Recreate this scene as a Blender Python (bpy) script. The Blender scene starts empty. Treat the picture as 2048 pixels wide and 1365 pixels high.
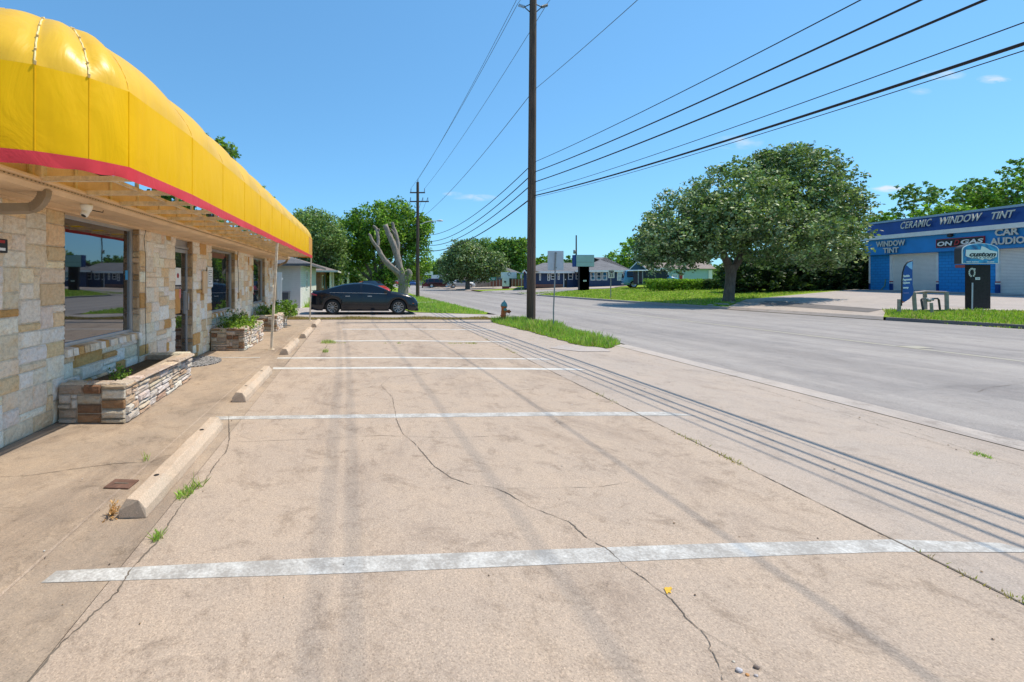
import bpy, math, random
import numpy as np
from mathutils import Vector, Matrix
R = math.radians
SC = bpy.context.scene
COL = SC.collection
rng = np.random.default_rng(11)
random.seed(5)

# ------------------------------------------------------------------ camera, sky, sun, exposure
CAMZ, FPX, VX, VY = 1.6, 910.0, 720.0, 560.0
cd = bpy.data.cameras.new('camera'); cam = bpy.data.objects.new('camera', cd); COL.objects.link(cam)
cam.location = (0, 0, CAMZ); cam.rotation_euler = (R(90), 0, 0)
cd.sensor_width = 36; cd.lens = FPX/2048*36
cd.shift_x = (1024-VX)/2048; cd.shift_y = -(682.5-VY)/2048
cd.clip_start = 0.05; cd.clip_end = 6000
SC.camera = cam
SUN = Vector((.55, .035, 1)).normalized()
W = bpy.data.worlds.new('World'); SC.world = W; W.use_nodes = True
nt = W.node_tree; nt.nodes.clear()
wo = nt.nodes.new('ShaderNodeOutputWorld'); bg = nt.nodes.new('ShaderNodeBackground')
sky = nt.nodes.new('ShaderNodeTexSky'); sky.sky_type = 'NISHITA'; sky.sun_disc = False
sky.sun_elevation = math.asin(SUN.z); sky.sun_rotation = math.atan2(SUN.x, SUN.y)
sky.air_density = 1.0; sky.dust_density = .35; sky.ozone_density = 2.5
bg.inputs['Strength'].default_value = .15
def wn(t, **k):
    x = nt.nodes.new(t)
    for a, b in k.items(): setattr(x, a, b)
    return x
def wm(op, a, b=None):
    x = wn('ShaderNodeMath', operation=op)
    for i, q in enumerate((a, b)):
        if q is None: continue
        if isinstance(q, (int, float)): x.inputs[i].default_value = q
        else: nt.links.new(q, x.inputs[i])
    return x.outputs[0]
gm = wn('ShaderNodeGamma'); gm.inputs[1].default_value = .62; nt.links.new(sky.outputs[0], gm.inputs[0])
tn = wn('ShaderNodeMix', data_type='RGBA', blend_type='MULTIPLY'); tn.inputs[0].default_value = 1; tn.inputs[7].default_value = (.54, 1.02, 1.38, 1)
nt.links.new(gm.outputs[0], tn.inputs[6])
# a few thin wisps of cloud, placed by direction in the sky
tc = wn('ShaderNodeTexCoord'); sp = wn('ShaderNodeSeparateXYZ'); nt.links.new(tc.outputs['Generated'], sp.inputs[0])
ay = wm('MAXIMUM', sp.outputs[1], .02); cu = wm('DIVIDE', sp.outputs[0], ay); cv = wm('DIVIDE', sp.outputs[2], ay)
cn = wn('ShaderNodeTexNoise'); cn.inputs['Scale'].default_value = 22; cn.inputs['Detail'].default_value = 6; cn.inputs['Distortion'].default_value = .6
cmb = wn('ShaderNodeCombineXYZ'); nt.links.new(cu, cmb.inputs[0]); nt.links.new(wm('MULTIPLY', cv, 3.0), cmb.inputs[1]); nt.links.new(cmb.outputs[0], cn.inputs['Vector'])
tot = None
for px_, py_, rx_, ry_, am in ((1475,285,55,16,.5),(1885,150,50,12,.6),(1988,159,38,10,.8),(1840,183,26,8,.45),(1778,378,40,8,1.1),(950,396,50,8,.6),(905,388,22,5,.4)):
    du = wm('DIVIDE', wm('SUBTRACT', cu, (px_-720)/910), rx_/910); dv = wm('DIVIDE', wm('SUBTRACT', cv, (560-py_)/910), ry_/910)
    r2 = wm('ADD', wm('MULTIPLY', du, du), wm('MULTIPLY', dv, dv)); k = wm('MULTIPLY', wm('MAXIMUM', wm('SUBTRACT', 1.0, r2), 0.0), am)
    tot = k if tot is None else wm('ADD', tot, k)
cf = wm('MINIMUM', wm('MULTIPLY', tot, wm('MAXIMUM', wm('MULTIPLY', wm('SUBTRACT', cn.outputs['Fac'], .36), 3.6), 0.0)), .85)
cm = wn('ShaderNodeMix', data_type='RGBA'); cm.inputs[7].default_value = (3.3, 3.5, 3.7, 1); nt.links.new(cf, cm.inputs[0]); nt.links.new(tn.outputs[2], cm.inputs[6])
nt.links.new(cm.outputs[2], bg.inputs[0]); nt.links.new(bg.outputs[0], wo.inputs[0])
sl = bpy.data.lights.new('sun', 'SUN'); sl.energy = 3.0; sl.angle = R(.5); sl.color = (1, .90, .75)
so = bpy.data.objects.new('sun', sl); COL.objects.link(so); so.rotation_euler = SUN.to_track_quat('Z', 'Y').to_euler()
SC.view_settings.view_transform = 'Standard'; SC.view_settings.look = 'None'
SC.view_settings.gamma = 1; SC.view_settings.exposure = .78
SC.cycles.max_bounces = 6; SC.cycles.transparent_max_bounces = 6

# ------------------------------------------------------------------ measuring helpers (photo pixel -> metres)
def interp(t, pts):
    return float(np.interp(t, [p[0] for p in pts], [p[1] for p in pts]))
RR = [(-30,26),(5,22.8),(14.9,21.7),(17.8,20.7),(31.6,18.8),(45,17.6),(62,15.6),(80,14.8),(130,16.5),(400,26)]
LL = [(-30,6.55),(11,6.55),(16,6.95),(18,6.9),(21,6.25),(30,6.0),(45,5.7),(60,5.9),(132,9.2),(400,17)]
def rR(y): return interp(y, RR)
def rL(y): return interp(y, LL)
def H(x, y):
    d = x-rR(y)
    if d > 0: return .12+.036*min(d, 20)
    return 0.0
def G(x, y, z=0.0):
    Y = (CAMZ-z)*FPX/(y-VY); return ((x-VX)/FPX*Y, Y)
def P(x, y, Y): return Vector(((x-VX)/FPX*Y, Y, CAMZ+(VY-y)/FPX*Y))
def GT(x, y):
    Y = 4.0
    while Y < 400:
        X = (x-VX)/FPX*Y; z = CAMZ+(VY-y)/FPX*Y
        if z <= H(X, Y): return Vector((X, Y, H(X, Y)))
        Y += .05
    return Vector((X, Y, H(X, Y)))

# ------------------------------------------------------------------ object helpers
def tag(o, label=None, cat=None, group=None, kind=None):
    if label: o['label'] = label
    if cat: o['category'] = cat
    if group: o['group'] = group
    if kind: o['kind'] = kind
    return o
def thing(name, label, cat, loc=(0,0,0), rotz=0, group=None):
    o = bpy.data.objects.new(name, None); COL.objects.link(o)
    o.empty_display_size = .2
    o.location = loc; o.rotation_euler = (0,0,rotz)
    return tag(o, label, cat, group)
def copy_tree(o, parent=None):
    c = o.copy(); COL.objects.link(c); c.parent = parent
    for ch in [k for k in o.children]: copy_tree(ch, c)
    return c
class MB:
    def __init__(s): s.v=[]; s.f=[]; s.c=[]; s.sm=[]
    def add(s, vs, fs, col=None, smooth=False):
        n=len(s.v); s.v += [tuple(v) for v in vs]
        for f in fs: s.f.append([i+n for i in f]); s.c.append(col); s.sm.append(smooth)
        return s
    def box(s, x0,x1,y0,y1,z0,z1, col=None, M=None):
        vs=[(x0,y0,z0),(x1,y0,z0),(x1,y1,z0),(x0,y1,z0),(x0,y0,z1),(x1,y0,z1),(x1,y1,z1),(x0,y1,z1)]
        if M is not None: vs=[M@Vector(v) for v in vs]
        return s.add(vs,[(0,3,2,1),(4,5,6,7),(0,1,5,4),(1,2,6,5),(2,3,7,6),(3,0,4,7)],col)
    def quad(s, a,b,c,d, col=None): return s.add([a,b,c,d],[(0,1,2,3)],col)
    def tube(s, pts, r, n=8, col=None, cap=True, smooth=True):
        pts=[Vector(p) for p in pts]; rs=r if isinstance(r,(list,tuple)) else [r]*len(pts)
        vs=[];fs=[]; up=None
        for i,p in enumerate(pts):
            if i==0: d=pts[1]-p
            elif i==len(pts)-1: d=p-pts[-2]
            else: d=pts[i+1]-pts[i-1]
            d.normalize()
            if up is None:
                up=Vector((0,0,1)) if abs(d.z)<.9 else Vector((1,0,0))
            a=d.cross(up).normalized(); b=a.cross(d).normalized(); up=b
            for k in range(n):
                t=2*math.pi*(k+.5)/n; vs.append(p+(a*math.cos(t)+b*math.sin(t))*rs[i])
        for i in range(len(pts)-1):
            for k in range(n):
                k2=(k+1)%n; fs.append((i*n+k,(i+1)*n+k,(i+1)*n+k2,i*n+k2))
        s.add(vs,fs,col,smooth and n>5)
        if cap:
            s.add(vs[:n],[tuple(range(n))],col); s.add(vs[-n:],[tuple(reversed(range(n)))],col)
        return s
    def lathe(s, prof, n=20, origin=(0,0,0), axis='z', col=None, smooth=True):
        vs=[];fs=[]; o=Vector(origin)
        for (r,h) in prof:
            for k in range(n):
                t=2*math.pi*k/n; a,b=r*math.cos(t),r*math.sin(t)
                v={'z':(a,b,h),'y':(a,h,-b),'x':(h,a,b)}[axis]; vs.append(o+Vector(v))
        for i in range(len(prof)-1):
            for k in range(n):
                k2=(k+1)%n; fs.append((i*n+k,i*n+k2,(i+1)*n+k2,(i+1)*n+k))
        return s.add(vs,fs,col,smooth)
    def prism(s, poly, d, origin, ux, uy, col=None):
        """poly of (u,v) extruded by d along ux x uy, starting at origin"""
        ux=Vector(ux); uy=Vector(uy); w=ux.cross(uy); o=Vector(origin); n=len(poly)
        vs=[o+ux*a+uy*b for a,b in poly]+[o+ux*a+uy*b+w*d for a,b in poly]
        fs=[tuple(reversed(range(n))),tuple(range(n,2*n))]+[(i,(i+1)%n,(i+1)%n+n,i+n) for i in range(n)]
        return s.add(vs,fs,col)
    def build(s, name, mat, parent=None, bevel=0, loc=None, fix=False):
        me=bpy.data.meshes.new(name); me.from_pydata(s.v,[],s.f)
        if any(c is not None for c in s.c):
            at=me.color_attributes.new('Col','FLOAT_COLOR','CORNER')
            buf=[]
            for f,c in zip(s.f,s.c):
                c=c or (.5,.5,.5); buf += [c[0],c[1],c[2],1.0]*len(f)
            at.data.foreach_set('color',buf)
        me.polygons.foreach_set('use_smooth', s.sm)
        if fix:
            import bmesh
            bm=bmesh.new(); bm.from_mesh(me); bmesh.ops.remove_doubles(bm,verts=bm.verts,dist=1e-5)
            bmesh.ops.recalc_face_normals(bm,faces=bm.faces); bm.to_mesh(me); bm.free()
        me.update()
        o=bpy.data.objects.new(name,me); COL.objects.link(o)
        if mat: me.materials.append(mat)
        if parent: o.parent=parent
        if loc: o.location=loc
        if bevel:
            m=o.modifiers.new('b','BEVEL'); m.width=bevel; m.segments=2; m.limit_method='ANGLE'
        return o
def np_mesh(name, V, F, mat, col=None, parent=None, smooth=False):
    V=np.asarray(V,dtype=np.float32); F=np.asarray(F,dtype=np.int32); k=F.shape[1]
    me=bpy.data.meshes.new(name); me.vertices.add(len(V)); me.vertices.foreach_set('co',V.ravel())
    me.loops.add(F.size); me.loops.foreach_set('vertex_index',F.ravel())
    me.polygons.add(len(F)); me.polygons.foreach_set('loop_start',np.arange(0,F.size,k,dtype=np.int32))
    try: me.polygons.foreach_set('loop_total',np.full(len(F),k,dtype=np.int32))
    except Exception: pass
    me.update(calc_edges=True)
    if col is not None:
        at=me.color_attributes.new('Col','FLOAT_COLOR','CORNER')
        c=np.ones((len(F),k,4),dtype=np.float32); c[:,:,:3]=np.asarray(col)[:,None,:]
        at.data.foreach_set('color',c.ravel())
    if smooth: me.polygons.foreach_set('use_smooth',np.ones(len(F),dtype=bool))
    me.materials.append(mat); me.validate()
    o=bpy.data.objects.new(name,me); COL.objects.link(o)
    if parent: o.parent=parent
    return o
def text(name, body, size, origin, ux, uy, mat, parent, ext=.01, shear=0, off=0, sx=1, space=1):
    c=bpy.data.curves.new(name,'FONT'); c.body=body; c.size=size; c.extrude=ext; c.shear=shear
    c.offset=off; c.align_x='CENTER'; c.align_y='CENTER'; c.space_character=space; c.resolution_u=3
    t=bpy.data.objects.new(name,c); COL.objects.link(t); bpy.context.view_layer.update()
    dg=bpy.context.evaluated_depsgraph_get()
    me=bpy.data.meshes.new_from_object(t.evaluated_get(dg)); bpy.data.objects.remove(t)
    ux=Vector(ux).normalized(); uy=Vector(uy).normalized(); w=ux.cross(uy)
    M=Matrix((ux*sx,uy,w)).transposed().to_4x4(); M.translation=Vector(origin); me.transform(M)
    me.materials.clear(); me.materials.append(mat)
    o=bpy.data.objects.new(name,me); COL.objects.link(o); o.parent=parent
    return o

# ------------------------------------------------------------------ materials
def newmat(name):
    m=bpy.data.materials.new(name); m.use_nodes=True; n=m.node_tree
    return m,n,n.nodes['Principled BSDF']
def N(n,t,**k):
    x=n.nodes.new(t)
    for a,b in k.items(): setattr(x,a,b)
    return x
def ramp(n, fac, stops):
    r=N(n,'ShaderNodeValToRGB'); e=r.color_ramp.elements
    while len(e)<len(stops): e.new(.5)
    for q,(p,c) in zip(e,stops): q.position=p; q.color=(*c,1) if len(c)==3 else c
    n.links.new(fac,r.inputs[0]); return r.outputs[0]
def mixc(n, fac, a, b, mode='MIX'):
    m=N(n,'ShaderNodeMix',data_type='RGBA',blend_type=mode)
    if isinstance(fac,(int,float)): m.inputs[0].default_value=fac
    else: n.links.new(fac,m.inputs[0])
    for i,x in ((6,a),(7,b)):
        if isinstance(x,tuple): m.inputs[i].default_value=(*x,1)
        else: n.links.new(x,m.inputs[i])
    return m.outputs[2]
def noise(n, scale, detail=4, rough=.6, vec=None, dist=0):
    x=N(n,'ShaderNodeTexNoise'); x.inputs['Scale'].default_value=scale; x.inputs['Detail'].default_value=detail
    x.inputs['Roughness'].default_value=rough; x.inputs['Distortion'].default_value=dist
    if vec is not None: n.links.new(vec,x.inputs['Vector'])
    return x.outputs['Fac']
def coords(n, scale=(1,1,1)):
    g=N(n,'ShaderNodeNewGeometry'); m=N(n,'ShaderNodeMapping'); m.inputs['Scale'].default_value=scale
    n.links.new(g.outputs['Position'],m.inputs['Vector']); return m.outputs[0]
def bump(n, b, h, strength=.3, dist=.01):
    x=N(n,'ShaderNodeBump'); x.inputs['Strength'].default_value=strength; x.inputs['Distance'].default_value=dist
    n.links.new(h,x.inputs['Height']); n.links.new(x.outputs[0],b.inputs['Normal'])
def pm(name, col, rough=.6, var=.18, scale=6, metal=0, bmp=.15, fine=60, spec=.5, coat=0, attr=False):
    """painted / plain surface with procedural wear"""
    m,n,b=newmat(name)
    g=N(n,'ShaderNodeTexCoord'); v=g.outputs['Object']
    f=noise(n,scale,5,.6,v); f2=noise(n,fine,3,.6,v)
    if attr:
        a=N(n,'ShaderNodeAttribute',attribute_name='Col'); base=a.outputs['Color']
    else: base=tuple(col)
    c=mixc(n,ramp(n,f,[(.3,(0,0,0)),(.7,(1,1,1))]),mixc(n,1.0,base,(1-var,)*3,'MULTIPLY'),mixc(n,1.0,base,(1+var*.35,)*3,'MULTIPLY'))
    c=mixc(n,.5*min(1,var*2),c,mixc(n,1.0,c,ramp(n,f2,[(.3,(.7,.7,.7)),(.7,(1.2,1.2,1.2))]),'MULTIPLY'))
    n.links.new(c,b.inputs['Base Color']); b.inputs['Roughness'].default_value=rough
    b.inputs['Metallic'].default_value=metal; b.inputs['Specular IOR Level'].default_value=spec
    b.inputs['Coat Weight'].default_value=coat; b.inputs['Coat Roughness'].default_value=.03
    if bmp: bump(n,b,f2,bmp,.004)
    return m
def concrete(name, c1, c2, c3, speck=.5, stain=.5, grain=1.0, streak=False):
    m,n,b=newmat(name); v=coords(n); vs=coords(n,(1,.35,1))
    big=noise(n,.35,5,.6,v,.6); mid=noise(n,1.7,6,.68,v,.4); st=noise(n,.9,7,.75,vs,.8)
    c=mixc(n,ramp(n,big,[(.35,(0,0,0)),(.65,(1,1,1))]),c1,c2)
    c=mixc(n,ramp(n,mid,[(.42,(0,0,0)),(.75,(.75,.75,.75))]),c,c3)
    c=mixc(n,ramp(n,st,[(.50,(0,0,0)),(.72,(stain,)*3)]),c,mixc(n,1.0,c,(.58,.56,.56),'MULTIPLY'))
    pit=noise(n,3.2,8,.82,v,.5); c=mixc(n,ramp(n,pit,[(.52,(0,0,0)),(.66,(min(1,stain*1.25),)*3)]),c,mixc(n,1.0,c,(.66,.645,.63),'MULTIPLY'))
    oil=noise(n,2.1,9,.72,coords(n,(1,.7,1)),.3); c=mixc(n,ramp(n,oil,[(.58,(0,0,0)),(.76,(stain,)*3)]),c,mixc(n,1.0,c,(.70,.685,.67),'MULTIPLY'))
    c=mixc(n,1.0,c,(1.12,1.06,1.06),'MULTIPLY')
    if streak:                       # worn wheel tracks along the lanes
        tr=noise(n,1.0,5,.6,coords(n,(.9,.025,1)),.1); c=mixc(n,ramp(n,tr,[(.38,(0,0,0)),(.6,(1,1,1))]),c,mixc(n,1.0,c,(.80,.80,.81),'MULTIPLY'))
        t2=noise(n,1.0,6,.75,coords(n,(.12,.5,1)),1.5); c=mixc(n,ramp(n,t2,[(.55,(0,0,0)),(.68,(.8,.8,.8))]),c,mixc(n,1.0,c,(.78,.78,.79),'MULTIPLY'))
    vo=N(n,'ShaderNodeTexVoronoi'); vo.inputs['Scale'].default_value=170/grain; n.links.new(v,vo.inputs['Vector'])
    sp=ramp(n,vo.outputs['Color'],[(0,(.45,.44,.42)),(.35,(.9,.9,.9)),(.7,(1.05,1.03,1.0)),(1,(1.6,1.55,1.45))])
    c=mixc(n,speck,c,mixc(n,1.0,c,sp,'MULTIPLY'))
    f2=noise(n,95/grain,6,.85,v)
    c=mixc(n,speck,c,mixc(n,1.0,c,ramp(n,f2,[(.35,(.34,.32,.30)),(.46,(.93,.93,.93)),(.6,(1.08,1.08,1.07)),(.72,(1.4,1.38,1.34))]),'MULTIPLY'))
    n.links.new(c,b.inputs['Base Color']); b.inputs['Roughness'].default_value=.88
    b.inputs['Specular IOR Level'].default_value=.25
    bump(n,b,f2,.45,.006)
    return m
M={}
M['lot']=concrete('lot_concrete',(.405,.342,.272),(.38,.325,.265),(.445,.368,.282),.6,.8)
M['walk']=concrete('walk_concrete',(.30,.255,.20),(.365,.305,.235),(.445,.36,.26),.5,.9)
M['apron']=concrete('apron_concrete',(.395,.348,.295),(.37,.335,.292),(.42,.362,.297),.5,.5)
M['gutter']=concrete('gutter_concrete',(.42,.39,.35),(.38,.36,.33),(.45,.41,.36),.4,.7)
M['asphalt']=concrete('road_surface',(.335,.325,.305),(.29,.285,.275),(.37,.355,.33),.65,.4,1.0,True)
M['patch']=concrete('dark_asphalt',(.12,.115,.11),(.16,.155,.15),(.2,.19,.18),.5,.3)
M['pave']=concrete('pale_pavement',(.40,.375,.345),(.34,.32,.30),(.43,.39,.35),.3,.5,3)
M['stop']=concrete('wheel_stop_concrete',(.50,.42,.32),(.44,.38,.30),(.58,.46,.33),.4,.5)
def paintmat(name, col, under, lo, hi):
    m,n,b=newmat(name); v=coords(n); f=noise(n,5,8,.8,v); f2=noise(n,60,3,.7,v)
    mm=N(n,'ShaderNodeMath',operation='MULTIPLY_ADD'); n.links.new(f2,mm.inputs[0]); mm.inputs[1].default_value=.5; n.links.new(f,mm.inputs[2])
    c=mixc(n,ramp(n,mm.outputs[0],[(lo,(0,0,0)),(hi,(1,1,1))]),under,col)
    n.links.new(c,b.inputs['Base Color']); b.inputs['Roughness'].default_value=.8; bump(n,b,f2,.3,.004)
    return m
M['stripe']=paintmat('worn_white_paint',(.60,.59,.56),(.33,.31,.285),.66,.92)
M['stripe_far']=paintmat('white_line_paint',(.66,.65,.62),(.42,.40,.36),.55,.9)
M['stripe_gray']=paintmat('worn_grey_white_paint',(.66,.66,.64),(.42,.38,.33),.66,.9)
M['yellow_road']=paintmat('faded_yellow_paint',(.42,.37,.22),(.34,.32,.30),.6,1.0)
M['crack']=pm('crack_shadow',(.17,.14,.11),1,.4,8)
def grassmat(name, a, b_, c_, sc=1.0, leaf=False):
    m,n,b=newmat(name); v=coords(n)
    f=noise(n,.5*sc,5,.7,v); f2=noise(n,9*sc,6,.85,v); f3=noise(n,45*sc,3,.8,v)
    c=mixc(n,ramp(n,f,[(.35,(0,0,0)),(.65,(1,1,1))]),a,b_)
    c=mixc(n,ramp(n,f2,[(.45,(0,0,0)),(.7,(.8,.8,.8))]),c,c_)
    c=mixc(n,.8,c,mixc(n,1.0,c,ramp(n,f3,[(.3,(.45,.45,.45)),(.6,(1.15,1.15,1.1))]),'MULTIPLY'))
    n.links.new(c,b.inputs['Base Color']); b.inputs['Roughness'].default_value=.9; b.inputs['Specular IOR Level'].default_value=.15
    bump(n,b,f3,.8,.05); return m
M['lawn']=grassmat('lawn',(.19,.30,.022),(.25,.36,.03),(.30,.36,.06))
M['field']=grassmat('field',(.12,.18,.04),(.17,.2,.06),(.22,.22,.1),.4)
M['dry']=grassmat('dry_grass',(.30,.21,.09),(.38,.27,.13),(.2,.17,.07),2)
M['soil']=grassmat('soil',(.16,.12,.08),(.2,.15,.1),(.1,.08,.05),3)
def leafmat(name, trans=.3, gloss=.6, spec=.25):
    m,n,b=newmat(name); a=N(n,'ShaderNodeAttribute',attribute_name='Col')
    n.links.new(a.outputs['Color'],b.inputs['Base Color']); b.inputs['Roughness'].default_value=gloss
    b.inputs['Specular IOR Level'].default_value=spec
    t=N(n,'ShaderNodeBsdfTranslucent'); c=mixc(n,1.0,a.outputs['Color'],(1.3,1.5,.6),'MULTIPLY'); n.links.new(c,t.inputs[0])
    mx=N(n,'ShaderNodeMixShader'); mx.inputs[0].default_value=trans
    n.links.new(b.outputs[0],mx.inputs[1]); n.links.new(t.outputs[0],mx.inputs[2])
    n.links.new(mx.outputs[0],n.nodes['Material Output'].inputs[0]); return m
M['leaf']=leafmat('leaves'); M['leafg']=leafmat('glossy_leaves',.2,.5,.45)
M['blade']=leafmat('grass_blades',.35,.5,.3)
def barkmat(name,a,b_):
    m,n,b=newmat(name); v=coords(n,(9,9,2)); f=noise(n,1.6,7,.75,v,.5)
    n.links.new(ramp(n,f,[(.3,a),(.7,b_)]),b.inputs['Base Color']); b.inputs['Roughness'].default_value=.95; bump(n,b,f,.7,.04); return m
M['bark']=barkmat('bark',(.09,.07,.055),(.24,.20,.16)); M['bark_pale']=barkmat('pale_bark',(.11,.09,.075),(.42,.36,.31))
def polemat():
    m,n,b=newmat('creosote_wood'); v=coords(n,(14,14,.5)); f=noise(n,2.2,7,.75,v)
    n.links.new(ramp(n,f,[(.3,(.035,.024,.018)),(.5,(.085,.055,.038)),(.75,(.2,.14,.1))]),b.inputs['Base Color']); b.inputs['Roughness'].default_value=.8; bump(n,b,f,.5,.02); return m
M['pole']=polemat()
def stonemat(name, rough_bump=.8):
    m,n,b=newmat(name); a=N(n,'ShaderNodeAttribute',attribute_name='Col'); v=coords(n)
    f=noise(n,7,6,.7,v,.6); f2=noise(n,26,6,.75,v); f3=noise(n,110,3,.7,v)
    c=mixc(n,ramp(n,f,[(.45,(0,0,0)),(.8,(.55,.55,.55))]),a.outputs['Color'],mixc(n,1.0,a.outputs['Color'],(.95,.72,.45),'MULTIPLY'))
    c=mixc(n,.75,c,mixc(n,1.0,c,ramp(n,f2,[(.28,(.62,.6,.58)),(.55,(1.03,1.03,1.03)),(.8,(1.2,1.2,1.2))]),'MULTIPLY'))
    c=mixc(n,.4,c,mixc(n,1.0,c,ramp(n,f3,[(.3,(.7,.7,.7)),(.7,(1.2,1.2,1.2))]),'MULTIPLY'))
    n.links.new(c,b.inputs['Base Color']); b.inputs['Roughness'].default_value=.92; b.inputs['Specular IOR Level'].default_value=.2
    bump(n,b,f2,rough_bump,.022); return m
M['stone']=stonemat('limestone',.9); M['ledge']=stonemat('ledgestone',1.0)
M['mortar']=pm('mortar',(.60,.53,.43),.95,.25,12,bmp=.4)
def glassmat(name, tint=(.012,.014,.018), r=.03, mixf=.22, spec=.6):
    m,n,b=newmat(name); v=N(n,'ShaderNodeTexCoord').outputs['Object']
    b.inputs['Base Color'].default_value=(*tint,1); b.inputs['Roughness'].default_value=r; b.inputs['Specular IOR Level'].default_value=spec
    g=N(n,'ShaderNodeBsdfGlossy'); g.inputs['Roughness'].default_value=.012; g.inputs['Color'].default_value=(.72,.75,.8,1)
    mx=N(n,'ShaderNodeMixShader'); mx.inputs[0].default_value=mixf
    f=noise(n,1.3,2,.5,v); bp=N(n,'ShaderNodeBump'); bp.inputs['Strength'].default_value=.03; bp.inputs['Distance'].default_value=.02
    n.links.new(f,bp.inputs['Height']); n.links.new(bp.outputs[0],g.inputs['Normal'])
    n.links.new(b.outputs[0],mx.inputs[1]); n.links.new(g.outputs[0],mx.inputs[2]); n.links.new(mx.outputs[0],n.nodes['Material Output'].inputs[0]); return m
M['glass']=glassmat('tinted_glass'); M['glass_far']=glassmat('far_glass',(.03,.035,.04),.1,.3); M['glass_car']=glassmat('car_glass',(.004,.008,.016),.05,.02,.35)
def siding(name, col, pitch, dark=.55, axis=2, bmp=.5, var=.12, width=.06):
    m,n,b=newmat(name); v=coords(n); s=N(n,'ShaderNodeSeparateXYZ'); n.links.new(v,s.inputs[0])
    a=N(n,'ShaderNodeMath',operation='DIVIDE'); n.links.new(s.outputs[axis],a.inputs[0]); a.inputs[1].default_value=pitch
    fr=N(n,'ShaderNodeMath',operation='FRACT'); n.links.new(a.outputs[0],fr.inputs[0])
    f=noise(n,3,5,.7,v)
    c=mixc(n,ramp(n,f,[(.3,(0,0,0)),(.7,(1,1,1))]),mixc(n,1.0,tuple(col),(1-var,)*3,'MULTIPLY'),tuple(col))
    c=mixc(n,ramp(n,fr.outputs[0],[(0,(1,1,1)),(width,(1,1,1)),(width+.04,(0,0,0))]),c,mixc(n,1.0,c,(dark,)*3,'MULTIPLY'))
    n.links.new(c,b.inputs['Base Color']); b.inputs['Roughness'].default_value=.6; bump(n,b,fr.outputs[0],bmp,.02); return m
def brick(name, c1, c2, mort, w=.4, h=.2, msz=.012, rot=(0,0,0), bm=.5):
    m,n,b=newmat(name); g=N(n,'ShaderNodeNewGeometry'); s=N(n,'ShaderNodeSeparateXYZ'); n.links.new(g.outputs['Position'],s.inputs[0])
    ad=N(n,'ShaderNodeMath',operation='ADD'); n.links.new(s.outputs[0],ad.inputs[0]); n.links.new(s.outputs[1],ad.inputs[1])
    cb=N(n,'ShaderNodeCombineXYZ'); n.links.new(ad.outputs[0],cb.inputs[0]); n.links.new(s.outputs[2],cb.inputs[1])
    t=N(n,'ShaderNodeTexBrick'); n.links.new(cb.outputs[0],t.inputs[0]); t.inputs['Scale'].default_value=1
    t.inputs['Brick Width'].default_value=w; t.inputs['Row Height'].default_value=h; t.inputs['Mortar Size'].default_value=msz
    t.inputs['Color1'].default_value=(*c1,1); t.inputs['Color2'].default_value=(*c2,1); t.inputs['Mortar'].default_value=(*mort,1)
    f=noise(n,8,5,.7); c=mixc(n,.5,t.outputs[0],mixc(n,1.0,t.outputs[0],ramp(n,f,[(.3,(.7,.7,.7)),(.7,(1.2,1.2,1.2))]),'MULTIPLY'))
    n.links.new(c,b.inputs['Base Color']); b.inputs['Roughness'].default_value=.85
    iv=N(n,'ShaderNodeMath',operation='SUBTRACT'); iv.inputs[0].default_value=1; n.links.new(t.outputs['Fac'],iv.inputs[1]); bump(n,b,iv.outputs[0],bm,.01); return m
M['blueblock']=brick('blue_painted_block',(.02,.27,.66),(.025,.30,.70),(.01,.15,.45))
M['blue']=pm('blue_painted_board',(.02,.25,.64),.55,.15,1.5); M['navy']=pm('navy_metal',(.010,.055,.25),.4,.25,1.2,spec=.5)
M['white']=pm('white_paint',(.82,.81,.78),.5,.12,3); M['bright']=pm('bright_white',(.85,.85,.83),.45,.06,4)
M['offwhite']=pm('weathered_white',(.62,.60,.55),.6,.2,4)
M['red']=pm('red_paint',(.42,.02,.02),.45,.15,4); M['black']=pm('black_paint',(.02,.02,.022),.5,.3,4)
M['tan']=pm('tan_painted_wood',(.80,.58,.37),.65,.2,2.5); M['cream']=pm('cream_painted_steel',(.80,.67,.50),.5,.35,9)
M['rustcream']=pm('rusty_steel',(.42,.33,.23),.7,.5,7); M['gutterbrown']=pm('brown_gutter_paint',(.33,.255,.18),.5,.15,6)
M['alu']=pm('aluminium',(.52,.53,.55),.38,.1,4,metal=.7); M['alu_dull']=pm('dull_aluminium',(.50,.52,.55),.5,.12,5,metal=.35)
M['steel']=pm('galvanised_steel',(.33,.33,.32),.5,.25,14,metal=.5); M['darksteel']=pm('dark_steel',(.07,.07,.07),.6,.3,10,metal=.2)
M['woodgrey']=pm('weathered_wood',(.36,.32,.27),.85,.35,6,bmp=.4); M['rubber']=pm('rubber',(.018,.018,.018),.8,.3,10)
M['wire']=pm('cable_sheath',(.012,.012,.014),.7,.2,5); M['wire2']=pm('grey_conductor',(.09,.10,.11),.6,.2,5)
M['rust']=pm('rusty_plate',(.16,.085,.06),.8,.4,12,bmp=.5)
M['hydrant']=pm('rusty_orange_paint',(.55,.15,.04),.7,.55,14,bmp=.5); M['teal']=pm('teal_paint',(.13,.33,.33),.6,.5,15,bmp=.3)
M['shingle']=brick('grey_shingles',(.12,.12,.13),(.17,.17,.18),(.07,.07,.075),.3,.11,.006)
M['shingle_b']=brick('brown_shingles',(.24,.19,.17),(.29,.23,.20),(.12,.1,.09),.3,.11,.006)
M['navyside']=siding('navy_siding',(.022,.05,.13),.35,.6,0); M['blueside']=siding('slate_blue_siding',(.05,.13,.24),.2,.7)
M['paleside']=siding('pale_green_siding',(.58,.64,.60),.115,.72); M['greypanel']=siding('grey_panel',(.62,.58,.54),.115,.85)
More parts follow.
